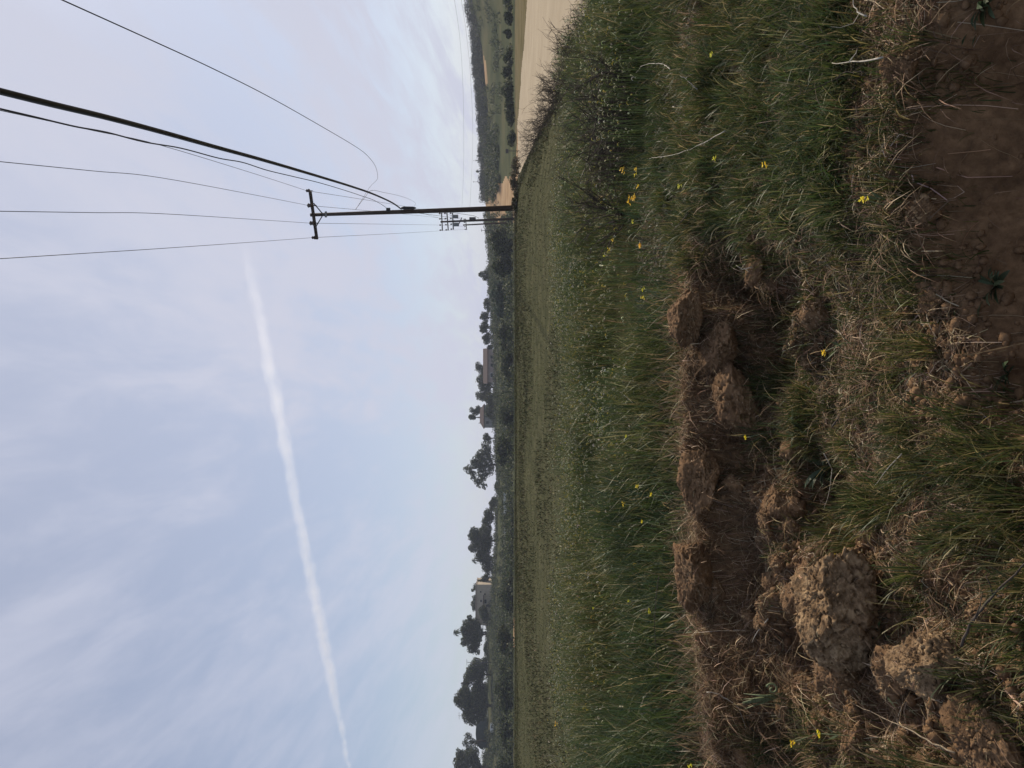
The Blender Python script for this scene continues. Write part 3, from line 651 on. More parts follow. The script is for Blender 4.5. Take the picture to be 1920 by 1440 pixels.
# ---------------------------------------------------------------- trees and shrubs
LEAF = [(.032,.046,.020),(.054,.070,.027),(.100,.112,.045),(.018,.026,.015)]
def leaf_cloud(blobs, n, size, cols=LEAF, clump=.5, squash=1.0, wts=None, gap=.0):
    vol = np.array([b_[3]*b_[4]*b_[5] for b_ in blobs]); vol = vol**.8; i = rng.choice(len(blobs), n, p=vol/vol.sum()); B = np.array(blobs, float)[i]
    u = rng.normal(0,1,(n,3)); u /= np.linalg.norm(u, axis=1, keepdims=True)+1e-9
    r_ = rng.random(n)**.45; c = B[:, :3]+u*B[:, 3:6]*r_[:, None]
    if clump:
        sc = B[:, 3:6].mean(1).mean()*.30+1e-6
        g = fbm(c[:,0]/sc, c[:,1]/sc, c[:,2]/sc, 2); m = (g > (.5-.085+gap)) | (r_ < .35)*(rng.random(n) < .7); c = c[m]
        # pull outwards unevenly for ragged outline
        c = c+(g[m, None]-.5)*u[m]*B[m, 3:6]*.9
    n = len(c); a = rng.normal(0,1,(n,3)); a /= np.linalg.norm(a, axis=1, keepdims=True); b_ = np.cross(a, rng.normal(0,1,(n,3))); b_ /= np.linalg.norm(b_, axis=1, keepdims=True)
    s_ = size*rng.uniform(.5,1.3,(n,1)); a = a*s_; b_ = b_*s_*.6
    V = np.stack([c-a, c+b_, c+a, c-b_], 1).reshape(-1,3); q = np.arange(n*4).reshape(-1,4)
    col = mixcol(n, cols, wts or [1]*len(cols), .22); return V, q, np.repeat(col, 4, 0)
def px2m(d): return d/F
def tree(px_top, px_base, ya, yb, d, label, name='tree', dens=1.0, trunk=True, blobs=None, leaf=.24, cols=LEAF, gap=0.0, crown_base=None, cat='tree', group='trees on the skyline', lobes=9, extra=None):
    """crown spans photograph rows ya..yb and columns px_top..crown_base; foot at px_base"""
    k = d/F; yc = (ya+yb)/2; foot = W(px_base, yc, d); foot.z = min(foot.z, Z(foot.x, d)+.3) if trunk else foot.z
    e = empty(name, foot); tag(e, label, cat, group)
    zt = E-(px_top-HZ)*k-foot.z; cb = crown_base if crown_base else px_base-(px_base-px_top)*.22; zb = E-(cb-HZ)*k-foot.z
    w2 = (yb-ya)*k*.5
    rs = random.Random(int(px_top*31+ya)); bl = []
    if blobs is None:
        for i in range(lobes):
            a = rs.uniform(-1,1); f = rs.random(); rr = rs.uniform(.26,.46)
            hh = (zt-zb); zc = zb+hh*(rr*.8+(1-rr*1.5)*f); wloc = w2*math.sqrt(max(.08,1-((zc-zb)/hh*1.15-.45)**2*1.5))
            bl.append((a*wloc*(1-rr*.6), rs.uniform(-.6,.6)*w2, zc, rr*w2*1.05, rr*w2*1.05, rr*hh*.62))
        bl.append((0,0,zt-hh*.22,w2*.35,w2*.35,hh*.22)); bl.append((rs.uniform(-.2,.2)*w2,0,(zt+zb)/2,w2*.6,w2*.6,hh*.36))
    else: bl = [((yc-b_[1])*k, b_[4]*k if len(b_) > 4 else rs.uniform(-1,1), E-(b_[0]-HZ)*k-foot.z, b_[2]*k, b_[2]*k, b_[3]*k) for b_ in blobs]
    area = sum(b_[3]*b_[5] for b_ in bl)
    V, q, cc = leaf_cloud(bl, int((900+240*area)*dens), leaf, cols, gap=gap)
    mesh_np('crown', V, q, col=cc, mat=M['leaf'], parent=e, smooth=False)
    if trunk:
        mb = MB(); H = max(zb, .5)+(zt-zb)*.35; r0 = max(.12, (zt)*.028)
        mb.tube([(0,0,-.4),(.05*H,0,H*.4),(-.03*H,.1,H*.75),(0,0,H)], [r0*1.3,r0,r0*.8,r0*.5], 7)
        for b_ in bl[:6]: mb.tube([(0.0,0,H*rs.uniform(.35,.7)), (b_[0]*.45,b_[1]*.45,(H*.6+b_[2])*.5), (b_[0],b_[1],b_[2])], [r0*.55,r0*.35,r0*.12], 5, cap=False)
        mb.build('trunk', M['bark'], e, smooth=True)
    return e
def palm(px_top, px_base, y0, d, label, fr=7.0, group='palms on the skyline'):
    k = d/F; foot = W(px_base, y0, d); foot.z = min(foot.z, Z(foot.x, d)+.2); H = E-(px_top+fr*.6-HZ)*k-foot.z; e = empty('palm_tree', foot); tag(e, label, 'palm tree', group)
    mb = MB(); mb.tube([(0,0,-.3),(.1,0,H*.5),(0,0,H)], [.30,.22,.18], 7); mb.build('trunk', M['bark'], e, smooth=True)
    Vs, qs, cs = [], [], []; n0 = 0; fl = fr*k*1.1
    for i in range(34):
        a = rng.uniform(0,6.28); el = rng.uniform(-.6,1.3); s = np.linspace(0,1,6)
        P = np.stack([np.cos(a)*np.cos(el)*s*fl, np.sin(a)*np.cos(el)*s*fl, H+np.sin(el)*s*fl-.75*fl*s**2.4], -1)[None]
        sd_ = np.array([[-math.sin(a), math.cos(a), .1]]); V, q = ribbons(P, (np.array([.12,.35,.42,.36,.24,.04])*fl)[None]*.55, sd_)
        Vs.append(V); qs.append(q+n0); n0 += len(V); cs.append(np.tile(mixcol(1, LEAF, [1,1,1,1]), (len(V),1)))
    mesh_np('crown', np.concatenate(Vs), np.concatenate(qs), col=np.concatenate(cs), mat=M['leaf'], parent=e)
D = 285
tree(897,921,506,527,D,'small ragged tree alone on the skyline left of the poles', blobs=[(905,515,6,7),(901,514,4,4),(909,522,5,6),(913,511,6,6),(915,520,8,6)], leaf=.25)
tree(906,925,555,585,D,'thin low tree at the right end of the skyline grove', gap=.04)
tree(899,925,584,606,D,'taller airy tree in the skyline grove right of the red roofed house', gap=.07)
tree(898,926,600,625,D,'airy tree with two round tops in the skyline grove', gap=.07)
tree(903,928,622,645,D,'low sparse tree at the left end of the skyline grove', gap=.05)
tree(912,930,645,657,D,'tiny tree against the right end of the red roofed house')
tree(891,925,678,704,D+6,'rounded tree behind the red roofed house', blobs=[(899,690,8,8),(896,683,5,5),(908,695,8,7),(903,701,6,6),(912,684,7,6)])
tree(892,928,703,752,D-3,'big dark tree at the left end of the red roofed house', blobs=[(902,712,9,9),(905,725,10,9),(900,741,9,9),(912,735,11,9),(915,720,12,9),(908,748,6,7)], dens=1.5)
tree(878,902,764,778,D+8,'slim tree rising behind the brown roofed house', blobs=[(885,769,5,5),(892,773,6,7),(897,768,7,6)], leaf=.25)
tree(877,902,776,788,D+8,'lollipop tree rising right behind the brown roof, leftmost of the two', blobs=[(884,782,5,6),(889,783,4,4)], leaf=.25)
tree(908,934,738,788,D-22,'dense dark shrubby tree in front of the brown roofed house', blobs=[(920,748,13,11),(922,762,13,11),(918,775,10,9),(926,784,6,6)], dens=1.6, trunk=True)
tree(905,928,812,832,D-4,'small airy tree at the right side of the big open crowned tree', gap=.08)
tree(866,936,830,915,D-12,'big open crowned tree with gaps of sky, tallest on the middle ridge', blobs=[(880,880,10,7),(874,880,5,6),(890,868,11,8),(888,892,9,7),(900,855,12,9),(903,872,14,10),(905,890,12,9),(899,905,10,6),(908,912,7,5),(913,845,11,9),(917,862,13,9),(918,880,12,9),(910,835,7,8),(893,903,6,5)], dens=1.7, gap=.085, leaf=.26, lobes=12)
tree(926,942,903,922,D-14,'tiny round tree just left of the open crowned tree')
tree(916,940,930,958,D-8,'hazy low tree between the open crowned tree and the dark grove', gap=.04)
tree(904,932,955,988,D-14,'right end tree of the dense dark grove', blobs=[(915,962,9,8),(912,975,9,8),(918,970,12,8),(908,982,6,6)], dens=1.4)
tree(927,940,955,972,D-20,'little dark shrub under the right end of the dense grove', trunk=False, cat='shrub')
tree(877,930,984,1046,D-16,'largest tree of the dense dark grove with two rounded tops', blobs=[(890,1000,12,11),(885,1006,8,7),(895,1020,14,12),(886,1027,8,8),(905,1005,17,12),(908,1030,18,12),(913,990,12,9),(900,1042,10,10),(916,1015,18,8)], dens=2.2)
tree(900,930,1044,1078,D-16,'left end tree of the dense dark grove', blobs=[(908,1050,11,10),(912,1062,11,9),(917,1070,8,7),(918,1053,12,7)], dens=1.5)
palm(883,925,1051,D+5,'slim palm poking above the left part of the dense dark grove',7)
tree(886,922,1077,1112,D-18,'leaning tree against the right wall of the two storey beige house', blobs=[(914,1080,7,6),(908,1088,8,8),(900,1094,8,8),(893,1101,6,7),(912,1096,8,6),(887,1106,3,4)], dens=1.1)
tree(884,905,1113,1148,D+8,'tree whose top shows above the flat roof of the beige house', blobs=[(891,1122,6,6),(890,1132,7,7),(889,1141,6,5)])
tree(897,924,1136,1168,D-34,'dark shrubby tree in front of the left end of the beige house', blobs=[(907,1148,12,8),(911,1158,9,7),(905,1144,8,7)], dens=1.3, leaf=.25)
tree(862,923,1155,1226,D-24,'round dark tree on a bare trunk below the tall palm', crown_base=906, blobs=[(876,1170,10,9),(869,1180,8,6),(880,1190,16,13),(872,1202,10,8),(888,1172,12,11),(890,1205,14,11),(896,1188,18,9),(885,1217,9,10),(880,1160,6,6),(895,1222,5,6)], dens=2.0)
palm(848,915,1186,D-10,'tall palm rising above the round dark tree',9)
tree(906,924,1204,1232,D-22,'pale green shrub left of the round dark tree', name='shrub', trunk=False, cols=[(.06,.085,.05),(.075,.10,.06)], cat='shrub')
tree(868,922,1236,1296,D-40,'right half of the biggest dark tree pair on the left ridge', blobs=[(893,1246,11,10),(885,1258,12,11),(880,1272,14,11),(895,1268,17,13),(905,1252,12,10),(872,1283,8,7),(900,1288,14,12),(908,1240,8,7)], dens=2.2)
tree(850,924,1288,1360,D-44,'tallest dark tree on the left ridge, left half of the pair', blobs=[(865,1310,15,12),(857,1312,8,7),(872,1298,12,10),(880,1320,20,15),(878,1340,13,11),(893,1305,18,14),(897,1335,16,14),(888,1352,9,9),(905,1318,20,10)], dens=2.6)
tree(866,900,1372,1408,D-40,'sparse tree behind the green roofed barn', blobs=[(878,1378,6,7),(873,1392,7,6),(885,1388,6,6),(880,1403,8,7),(892,1398,6,6)], gap=.06, leaf=.24)
tree(850,925,1403,1475,D-44,'dark tree cut by the left end of the view', blobs=[(862,1418,12,9),(857,1432,10,8),(875,1422,15,12),(868,1445,16,12),(888,1412,11,10),(890,1440,20,12),(885,1462,13,12)], dens=2.0)
# small upright ones at the right ridge
tree(894,912,290,296,290,'tiny narrow cypress on the far right ridge', name='cypress', cat='tree', blobs=[(898,293.5,1.6,4),(904,293.5,2,5)], leaf=.16, group='small things on the right ridge')
tree(888,912,297,304,290,'wispy thin tree beside the tiny cypress on the ridge', blobs=[(893,300,1.6,5),(901,300,2,5)], leaf=.14, gap=.05, dens=.4, group='small things on the right ridge')
palm(891,912,321,290,'tiny faint palm on the ridge right of the poles',4, 'small things on the right ridge')
# shrubs standing out at the foot of the hills
SH = [(520,590,918,968,170,'broad grey green willow shrub at the far edge of the field',[(.06,.085,.055),(.05,.07,.045),(.075,.10,.065)],1.6)]
for ya, yb, vt, vb, d_, lb, cl_, dn in SH: tree(vt, vb, ya, yb, d_, lb, name='shrub', trunk=False, cols=cl_, dens=dn*1.6, crown_base=vb, cat='shrub', group='shrubs at the foot of the hills', lobes=16, leaf=.28)
LB = ['dark scrub shrub below the open crowned tree','dark scrub shrub under the brown roofed house','low dark shrub behind the far field edge under the dense grove','dark shrub under the red roofed house','low blue green shrub below the beige house','dark shrub mass under the round tree and palm','dark shrub mass under the tallest left tree','dark shrub below the green roofed barn','dark shrub at the left end of the field edge','small dark shrub below the small lone skyline tree','dark shrub just left of the farthest pole','low shrub under the left end of the dense grove','dark shrub right of the broad willow shrub','low brown shrub under the skyline grove']
for (ya, yb, vt, vb), lb in zip([(815,875,928,966),(745,800,936,968),(955,1010,950,967),(660,720,938,966),(1085,1150,938,968),(1170,1225,930,960),(1250,1330,926,966),(1345,1400,934,966),(1400,1480,930,968),(480,520,922,966),(425,470,918,962),(1020,1075,948,967),(445,500,925,966),(600,655,930,966)], LB):
    tree(vt, vb, ya, yb, 150, lb, name='shrub', trunk=False, dens=1.3, crown_base=vb, cat='shrub', group='shrubs at the foot of the hills', lobes=14, leaf=.22)
for (ya, yb, vt, vb, d_), lb in zip([(292,330,957,978,60),(322,362,955,976,50),(355,402,959,974,36)], ['low brown brush where the dirt road meets the field','low brown brush right of the near pole foot','low brown brush around the foot of the near pole']):
    tree(vt, vb, ya, yb, d_, lb, name='shrub', trunk=False, dens=2.2, crown_base=vb, cat='shrub', group='low brush at the near pole', lobes=10, leaf=.05, cols=[(.06,.05,.03),(.05,.055,.03),(.09,.07,.045)])
for i, (ya, yb, vt, vb) in enumerate([(-60,25,938,963),(15,45,944,964),(52,70,943,962),(86,132,943,964),(125,150,940,965),(150,188,938,966),(180,215,944,966),(205,240,948,968),(240,275,950,969)]):
    tree(vt, vb, ya, yb, 125, ['dark shrub at the right end of the row behind the road','second dark shrub from the right in the row behind the road','isolated small dark shrub in the row behind the road','wide dark shrub right of the middle of the row behind the road','dark shrub in the middle of the row behind the road','tallest dark shrub of the row behind the road','round shrub left of the tallest in the row behind the road','low shrub near the small sign behind the road','lowest shrub next to the small sign post behind the road'][i], name='shrub', trunk=False, dens=1.2, crown_base=vb, cat='shrub', group='shrub row behind the road', lobes=10, leaf=.16)
# chaparral: far-off scrub mass
def scrub(sel, hmin, hmax, per, leaf, label, name, cols=LEAF):
    out = []; x, y = sel
    hh = rng.uniform(hmin, hmax, len(x)); z = ground_z(x, y)
    B = np.stack([x, y, z+hh*.4, hh*.9, hh*.9, hh*.62], -1)
    V, q, cc = leaf_cloud(B, per*len(x), leaf, cols)
    tag(mesh_np(name, V, q, col=cc, mat=M['leaf'], smooth=False), label, 'scrub', kind='stuff')
n = 1500; y = rng.uniform(RD-55, RD+4, n); row = rng.uniform(-80, 372, n); x = (720-row)/F*y
m = fbm(x*.09,y*.06,3,3) > .40; x, y = keep(m, x, y)
scrub((x, y), .3, 2.6, 85, .22, 'dark chaparral covering the crest of the right hill', 'ridge_scrub', [(.026,.034,.030),(.036,.044,.036),(.046,.050,.040)])
n = 3400; y = 138+154*rng.random(n)**.8; row = rng.uniform(400, 1520, n); x = (720-row)/F*y
m = (fbm(x*.05,y*.05,1,3) > .40) | (y < 185) | (row < 560); x, y = keep(m, x, y)
scrub((x, y), .6, 1.9, 75, .22, 'dark scrub covering the slope below the houses', 'slope_scrub')
n = 260; y = rng.uniform(170, 270, n); row = rng.uniform(-60, 370, n); x = (720-row)/F*y
m = (fbm(x*.05+4,y*.05,1,3) > .56); x, y = keep(m, x, y)
scrub((x, y), .8, 1.8, 80, .22, 'scattered dark scrub patches on the green right hillside', 'hillside_scrub')
n = 500; row = 235+135*rng.random(n)**.8+rng.normal(0,9,n); y = rng.uniform(190,285,n); x = (720-row)/F*y
scrub((x, y), .7, 1.7, 75, .22, 'dark scrub right of the tan hill track', 'track_scrub')

# ---------------------------------------------------------------- houses
def quad_house(name, px_eave, px_base, ya, yb, d, depth, roof_px, wall, roof, label, rot=0.0, wins=(), ovh=.4, style='gable', doors=()):
    k = d/F; L_ = (yb-ya)*k; foot = W(px_base, (ya+yb)/2, d+depth/2); zb = E-(px_base-HZ)*k; He = (px_base-px_eave)*k
    foot.x = (720-(ya+yb)/2)*k; foot.z = zb
    e = empty(name, foot, rot); tag(e, label, 'house', 'houses on the ridge')
    mb = MB(); mb.box((0,0,He/2-1.5), (L_, depth, He+3)); mb.build('wall', M[wall], e)
    rh = roof_px*k; mb = MB(); a, b_ = L_/2+ovh, depth/2+ovh
    if style == 'gable':
        V = [(-a,-b_,He),(a,-b_,He),(a,b_,He),(-a,b_,He),(-a,0,He+rh),(a,0,He+rh),(-a,-b_,He-.15),(a,-b_,He-.15),(a,b_,He-.15),(-a,b_,He-.15)]
        mb.add(V, [(0,1,5,4),(2,3,4,5),(0,6,7,1),(2,8,9,3),(6,9,8,7),(1,7,8,2),(3,9,6,0)], [(1,2,5),(3,0,4)])
    elif style == 'hip':
        r_ = a-b_*.55; V = [(-a,-b_,He),(a,-b_,He),(a,b_,He),(-a,b_,He),(-r_,0,He+rh),(r_,0,He+rh),(-a,-b_,He-.15),(a,-b_,He-.15),(a,b_,He-.15),(-a,b_,He-.15)]
        mb.add(V, [(0,1,5,4),(2,3,4,5),(0,6,7,1),(2,8,9,3),(6,9,8,7),(1,7,8,2),(3,9,6,0)], [(1,2,5),(3,0,4)])
    elif style == 'barrel':
        n_ = 14; V = []; 
        for s in (-1,1):
            for i in range(n_+1): an = math.pi*i/n_; V.append((-a*math.cos(an), s*b_, He+rh*math.sin(an)**.8))
        mb.add(V, [(i, i+1, n_+2+i, n_+1+i) for i in range(n_)]); mb.add(V[:n_+1], [], [(0,i,i+1) for i in range(1,n_)]); mb.add(V[n_+1:], [], [(0,i+1,i) for i in range(1,n_)])
    else: mb.box((0,0,He+.15), (2*a, 2*b_, .3)); mb.box((0,-b_+.1,He+.45), (2*a,.2,.3)); 
    mb.build('roof', M[roof], e)
    for (wx, wz, ww, wh) in wins:
        f = MB(); f.box((wx,-depth/2-.03,wz), (ww+.2,.08,wh+.2)); fo = f.build('window', M['white'] if ww > 1.4 else M[wall], e)
        g = MB(); g.box((wx,-depth/2-.075,wz), (ww,.03,wh)); g.build('pane', M['glass'], fo)
    for (wx, ww, wh) in doors: g = MB(); g.box((wx,-depth/2-.04,wh/2), (ww,.08,wh)); g.build('door', M['bark'], e)
    return e
quad_house('house', 914, 932, 655, 717, 268, 8, 9, 'stucco_pink', 'roof_tile', 'long low pinkish house with a red brown tiled roof on the ridge', wins=[(-3.4,1.9,1.5,1.0),(.3,1.9,1.1,.9),(3.2,1.9,1.1,.9)], doors=[(1.8,.95,2.0)])
e = quad_house('house', 907, 922, 760, 802, 275, 7, 8, 'stucco_grey', 'roof_tile', 'small grey walled house with a hipped brown roof on the ridge', style='hip', wins=[(-2.2,1.6,1.0,.9),(1.6,1.6,1.3,.9)])
mb = MB(); mb.tube([(-2.6,0,3.6),(-2.6,0,5.0)], .14, 7); mb.build('chimney', M['dark_metal'], e)
e = quad_house('house', 894.5, 922, 1096, 1172, 262, 9, 0, 'stucco_beige', 'roof_beige', 'two storey beige house with a flat parapet roof on the left ridge', style='flat', ovh=.12, wins=[(4.6,3.9,.5,.5),(3.8,2.4,.5,.5),(1.4,3.8,.8,.5),(1.2,2.2,1.5,.8),(-1.4,2.2,1.2,.7),(-3.2,3.8,.8,.5),(-5.0,2.0,1.2,.8)], doors=[(-.2,1.0,2.0)])
mb = MB(); mb.box((-.5,-5.6,2.9), (8.0,2.2,.18)); mb.build('porch_roof', M['roof_tile'], e)
for x_ in (-4.2,-1.7,.8,3.2): mb = MB(); mb.box((x_,-6.5,1.3), (.18,.18,3.0)); mb.build('post', M['stucco_beige'], e)
quad_house('barn', 906, 926, 1346, 1402, 248, 9, 14, 'roof_green', 'roof_green', 'dark green barn with an arched roof on the left ridge', style='barrel', wins=[(1.3,1.5,.7,.7),(-1.6,1.5,.7,.7),(-3.4,1.5,.7,.7)], doors=[(0,1.6,2.2)])['category'] = 'barn'
# open shed beside the beige house
p = W(920,1176,258); p.z = E-(921-HZ)/F*258; e = empty('shed', p); tag(e, 'small open carport roof at the left end of the beige house', 'shed')
mb = MB(); mb.box((0,0,2.9), (2.6,3.0,.14)); mb.build('roof', M['roof_green'], e)
for sx in (-1.1,1.1):
    for sy in (-1.3,1.3): mb = MB(); mb.box((sx,sy,.9), (.12,.12,3.9)); mb.build('post', M['dark_metal'], e)
# pale walls / fences at the field's far side
def low_wall(ya, yb, v0, v1, d, label, mat='white'):
    k = d/F; L_ = (yb-ya)*k; x0 = (720-(ya+yb)/2)*k; zt = E-(v0-HZ)*k; zb = E-(v1-HZ)*k
    e = empty('fence', (x0, d, zb)); tag(e, label, 'fence', 'pale fences below the ridge')
    n_ = max(3, int(L_/2)); mb = MB(); mb.box((0,0,(zt-zb)*.5), (L_,.05,(zt-zb)*.84)); mb.build('panel', M[mat], e)
    for i in range(n_+1): mb = MB(); mb.box((-L_/2+L_*i/n_,-.06,(zt-zb)*.5-.3), (.12,.10,(zt-zb)+.9)); mb.build('post', M['stone'], e)
low_wall(924,962,944,951,190,'pale fence below the hazy low tree, rightmost of the two')
low_wall(976,1014,945,951,190,'pale fence below the dense dark grove, leftmost of the two')
# small white vehicle-like trailer on the left slope
p = W(926,1364,235); p.z = E-(929-HZ)/F*235; e = empty('trailer', p, .3); tag(e, 'small white trailer parked below the green barn', 'trailer')
mb = MB(); mb.box((0,0,1.0), (2.6,1.6,1.1)); mb.box((.1,0,1.6), (2.2,1.4,.16)); mb.build('body', M['white'], e)
for s in (-1,1): mb = MB(); mb.tube([(0,s*.72,.38),(0,s*.9,.38)], .36, 14); mb.build('wheel', M['dark_metal'], e)
mb = MB(); mb.box((.3,-.81,1.15), (.9,.04,.45)); mb.build('window', M['glass'], e)

# ---------------------------------------------------------------- poles and wires
def pin(e, p, s=1.0):
    mb = MB(); mb.tube([p, p+Vector((0,0,.16*s))], .02*s, 6); mb.tube([p+Vector((0,0,.14*s)), p+Vector((0,0,.19*s)), p+Vector((0,0,.24*s)), p+Vector((0,0,.30*s)), p+Vector((0,0,.34*s))], [.07*s,.10*s,.06*s,.085*s,.03*s], 10)
    return mb.build('insulator', M['porcelain'], e, smooth=True)
# near pole
PD = 38.0; foot = W(975,389.5,PD); foot.z = Z(foot.x, PD)-.3; top = W(582,403,PD)
e = empty('utility_pole', foot); tag(e, 'nearest and tallest wooden utility pole with one crossarm and braces', 'utility pole', 'utility poles along the track')
tv = top-foot; mb = MB(); mb.tube([Vector((0,0,0)), tv*.5, tv], [.145,.11,.085], 14); mb.build('pole', M['wood'], e, smooth=True)
aR = W(583.5,359.5,37.4); aL = W(596,448,38.6); aC = (aR+aL)/2; dirv = (aL-aR).normalized()
def beam(mb, a, b_, wy, wz):
    a = Vector(a); b_ = Vector(b_); dv = (b_-a); L_ = dv.length; q = dv.to_track_quat('X','Z').to_matrix(); mb.box((a+b_)/2, (L_, wy, wz), q)
mb = MB(); off = Vector((-.05,-.20,0)); beam(mb, aR-foot+off, aL-foot+off, .11,.14); mb.build('crossarm', M['wood'], e)
brp = W(606,402,37.75)-foot
for q in (W(590,381,37.7), W(593.5,426,38.2)): mb = MB(); beam(mb, q-foot+off, brp, .03,.05); mb.build('brace', M['dark_metal'], e)
INS = [W(577,359.5,37.3), W(580,387,37.6), W(584,420,38.2), W(587.5,447,38.5)]
for q, s in zip(INS, (1,1.4,1.4,1)): pin(e, Vector((q.x, q.y-.2, q.z-.30*s))-foot, s)
mb = MB(); c1 = W(752,390,PD-.22)-foot; c2 = W(780,390,PD-.22)-foot; mb.tube([c1, c1.lerp(c2,.2), c1.lerp(c2,.8), c2], [.05,.085,.075,.03], 8); mb.build('cable_splice', M['cable'], e, smooth=True)
mb = MB(); mb.box(W(728,393,PD-.16)-foot, (.16,.12,.2)); mb.build('bracket', M['dark_metal'], e)
mb = MB(); q = W(611,402,PD-.15)-foot; mb.box(q, (.30,.06,.10)); mb.build('band', M['tank'], e)
def wire(pts, r, label, mat='wire', name='power_line', cat='power line', group='overhead wires', n=5, smoothn=6):
    P = [Vector(p) for p in pts]; out = []
    m_ = len(P)
    for i in range(m_-1):           # Catmull-Rom through the points
        p0, p1, p2, p3 = P[max(i-1,0)], P[i], P[i+1], P[min(i+2,m_-1)]
        for s in np.linspace(0,1,smoothn,endpoint=False):
            out.append(.5*((2*p1)+(p2-p0)*s+(2*p0-5*p1+4*p2-p3)*s*s+(3*p1-p0-3*p2+p3)*s**3))
    out.append(P[-1]); b0 = out[0].copy(); mb = MB(); mb.tube([q-b0 for q in out], r, n)
    return tag(mb.build(name, M[mat], smooth=True, loc=b0), label, cat, group)
def span(a, b_, sag, n=14): return [Vector(a).lerp(Vector(b_), s)-Vector((0,0,sag*4*s*(1-s))) for s in np.linspace(0,1,n)]
def extend(P):
    u = (P[-1]-P[-2]).normalized(); b_ = P[-1]
    return P+[b_+u*q for q in (.6,1.6,3.5,7,13)]
def through(a, mid, rest):      # from insulator a, through mid, on to the pole behind the viewer
    return [a, mid, rest]
ORD = ['rightmost thin conductor from the near crossarm towards the viewer','second thin conductor from the right off the near crossarm towards the viewer','third thin conductor from the right off the near crossarm towards the viewer','leftmost thin conductor from the near crossarm towards the viewer']
for (q, (vx, vy), lb, mids) in zip(INS, [(0,207),(0,303),(0,396),(0,485)], ORD, [(300,272),(300,333),(300,400.5),(300,466)]):
    dm = 15.0; q = Vector((q.x, q.y-.2, q.z)); h1 = q.z-E
    pe = W(vx, vy, dm*.98); fr = (955-mids[0])/F; dmid = (q.z-E-.45)/fr*1.0
    pm = W(mids[0], mids[1], (h1-.33)/((955-mids[0])/F)); 
    wire(extend([q, q.lerp(pm,.5)-Vector((0,0,.09)), pm, pm.lerp(pe,.5), pe]), .0085, lb)
# wires on to the second pole
P2D = 104.0
A2 = [W(827,400,P2D), W(826.5,409,P2D), W(827.5,422,P2D), W(828.5,432.5,P2D)]
for q, q2, lb in zip(INS, A2, ['rightmost thin wire between the near and second pole','second wire from the right between the near and second pole','third wire from the right between the near and second pole','leftmost thin wire between the near and second pole']):
    wire(span((q.x, q.y-.2, q.z), q2, .5), .011, lb)
# telephone cables
HC = [(752,392),(735,380),(700,364),(660,350),(600,331.5),(500,302),(400,274.5),(300,246.5),(200,220),(100,196),(0,171)]
def cable(imgpts, z_at, r, label, d_end, name='telephone_cable', hend=None):
    pts = []; h0 = (955-imgpts[0][0])/F*z_at
    q = np.array(imgpts, float); al = np.concatenate([[0], np.cumsum(np.hypot(*np.diff(q, axis=0).T))]); al /= al[-1]
    for (a, c_), f in zip(imgpts, al): pts.append(W(a, c_, 1/((1-f)/z_at+f/d_end[1])))
    pts = extend(pts)
    return wire(pts, r, label, 'cable', name, 'cable')
cable(HC, PD, .036, 'thick black telephone cable sweeping from the near pole over the viewer', (0,7.2))
cable([(728,393),(718,385),(700,375),(680,368),(650,358),(600,343),(550,331),(500,319),(455,304.5),(410,296.5),(340,278),(270,266),(200,248),(140,237),(60,218),(0,204)], PD, .011, 'thin black cable running just above the thick telephone cable', (0,8.0))
SW = [(667,393,PD-.1),(680,372,37.5),(694,350,36.0),(706,338,32.5),(708,329,29.5),(704,312,25.0),(690,293,21.5),(667,275,18.6),(596,233,14.6),(500,179,11.4),(400,129,9.5),(292,79,8.1),(117,0,6.6)]
P = extend([W(*p) for p in SW])
wire(P, .0065, 'slack drop wire curving far out over the dirt road to the near pole', 'cable', 'drop_wire', 'wire')
P = [W(667,392,PD), W(684,370,40), W(697,357,45), W(720,361,55), W(748,367,66), W(768,374,78), W(779,381,90), W(778,388,98), W(790,399,P2D-1), W(836,412,P2D)]
wire(P, .012, 'slack wire bulging out between the near and second pole', 'wire', 'drop_wire', 'wire')
wire(span(W(736,394,PD-.1), W(866,411,P2D), .3), .014, 'low telephone cable between the near and second pole', 'cable', 'telephone_cable', 'cable')
# second pole
foot = W(966,410,P2D); foot.z = Z(foot.x, P2D)-.3; e = empty('utility_pole', foot); tag(e, 'second utility pole, with three crossarms and transformer cans', 'utility pole', 'utility poles along the track')
top = W(826,416,P2D); tv = top-foot; mb = MB(); mb.tube([Vector((0,0,0)), tv*.5, tv], [.20,.165,.12], 12); mb.build('pole', M['wood'], e, smooth=True)
for (va, ya, vb, yb) in [(828,399.5,829.5,432.5),(838,399,840.5,432),(848.5,399,850,430.5)]:
    mb = MB(); beam(mb, W(va,ya,P2D-.3)-foot, W(vb,yb,P2D-.1)-foot, .12,.15); mb.build('crossarm', M['wood'], e)
    for f in (.03,.33,.68,.97): q = W(va+(vb-va)*f, ya+(yb-ya)*f, P2D-.2)-foot; pin(e, q, 1.2)
for (vx, vy) in ((853.5,406),(855,421)):
    q = W(vx, vy, P2D-.4)-foot; mb = MB(); mb.tube([q-Vector((0,0,.42)), q-Vector((0,0,.38)), q+Vector((0,0,.38)), q+Vector((0,0,.42))], [.22,.26,.26,.2], 14); t_ = mb.build('transformer', M['tank'], e, smooth=False)
    mb = MB(); mb.tube([q+Vector((.08,0,.42)), q+Vector((.08,0,.65))], .04, 7); mb.build('bushing', M['porcelain'], t_)
mb = MB(); beam(mb, W(866,408,P2D-.3)-foot, W(861,419,P2D-.3)-foot, .09,.12); mb.build('brace', M['dark_metal'], e)
mb = MB(); mb.box(W(886,409.5,P2D-.25)-foot, (.3,.25,.9)); mb.build('cable_box', M['dark_metal'], e)
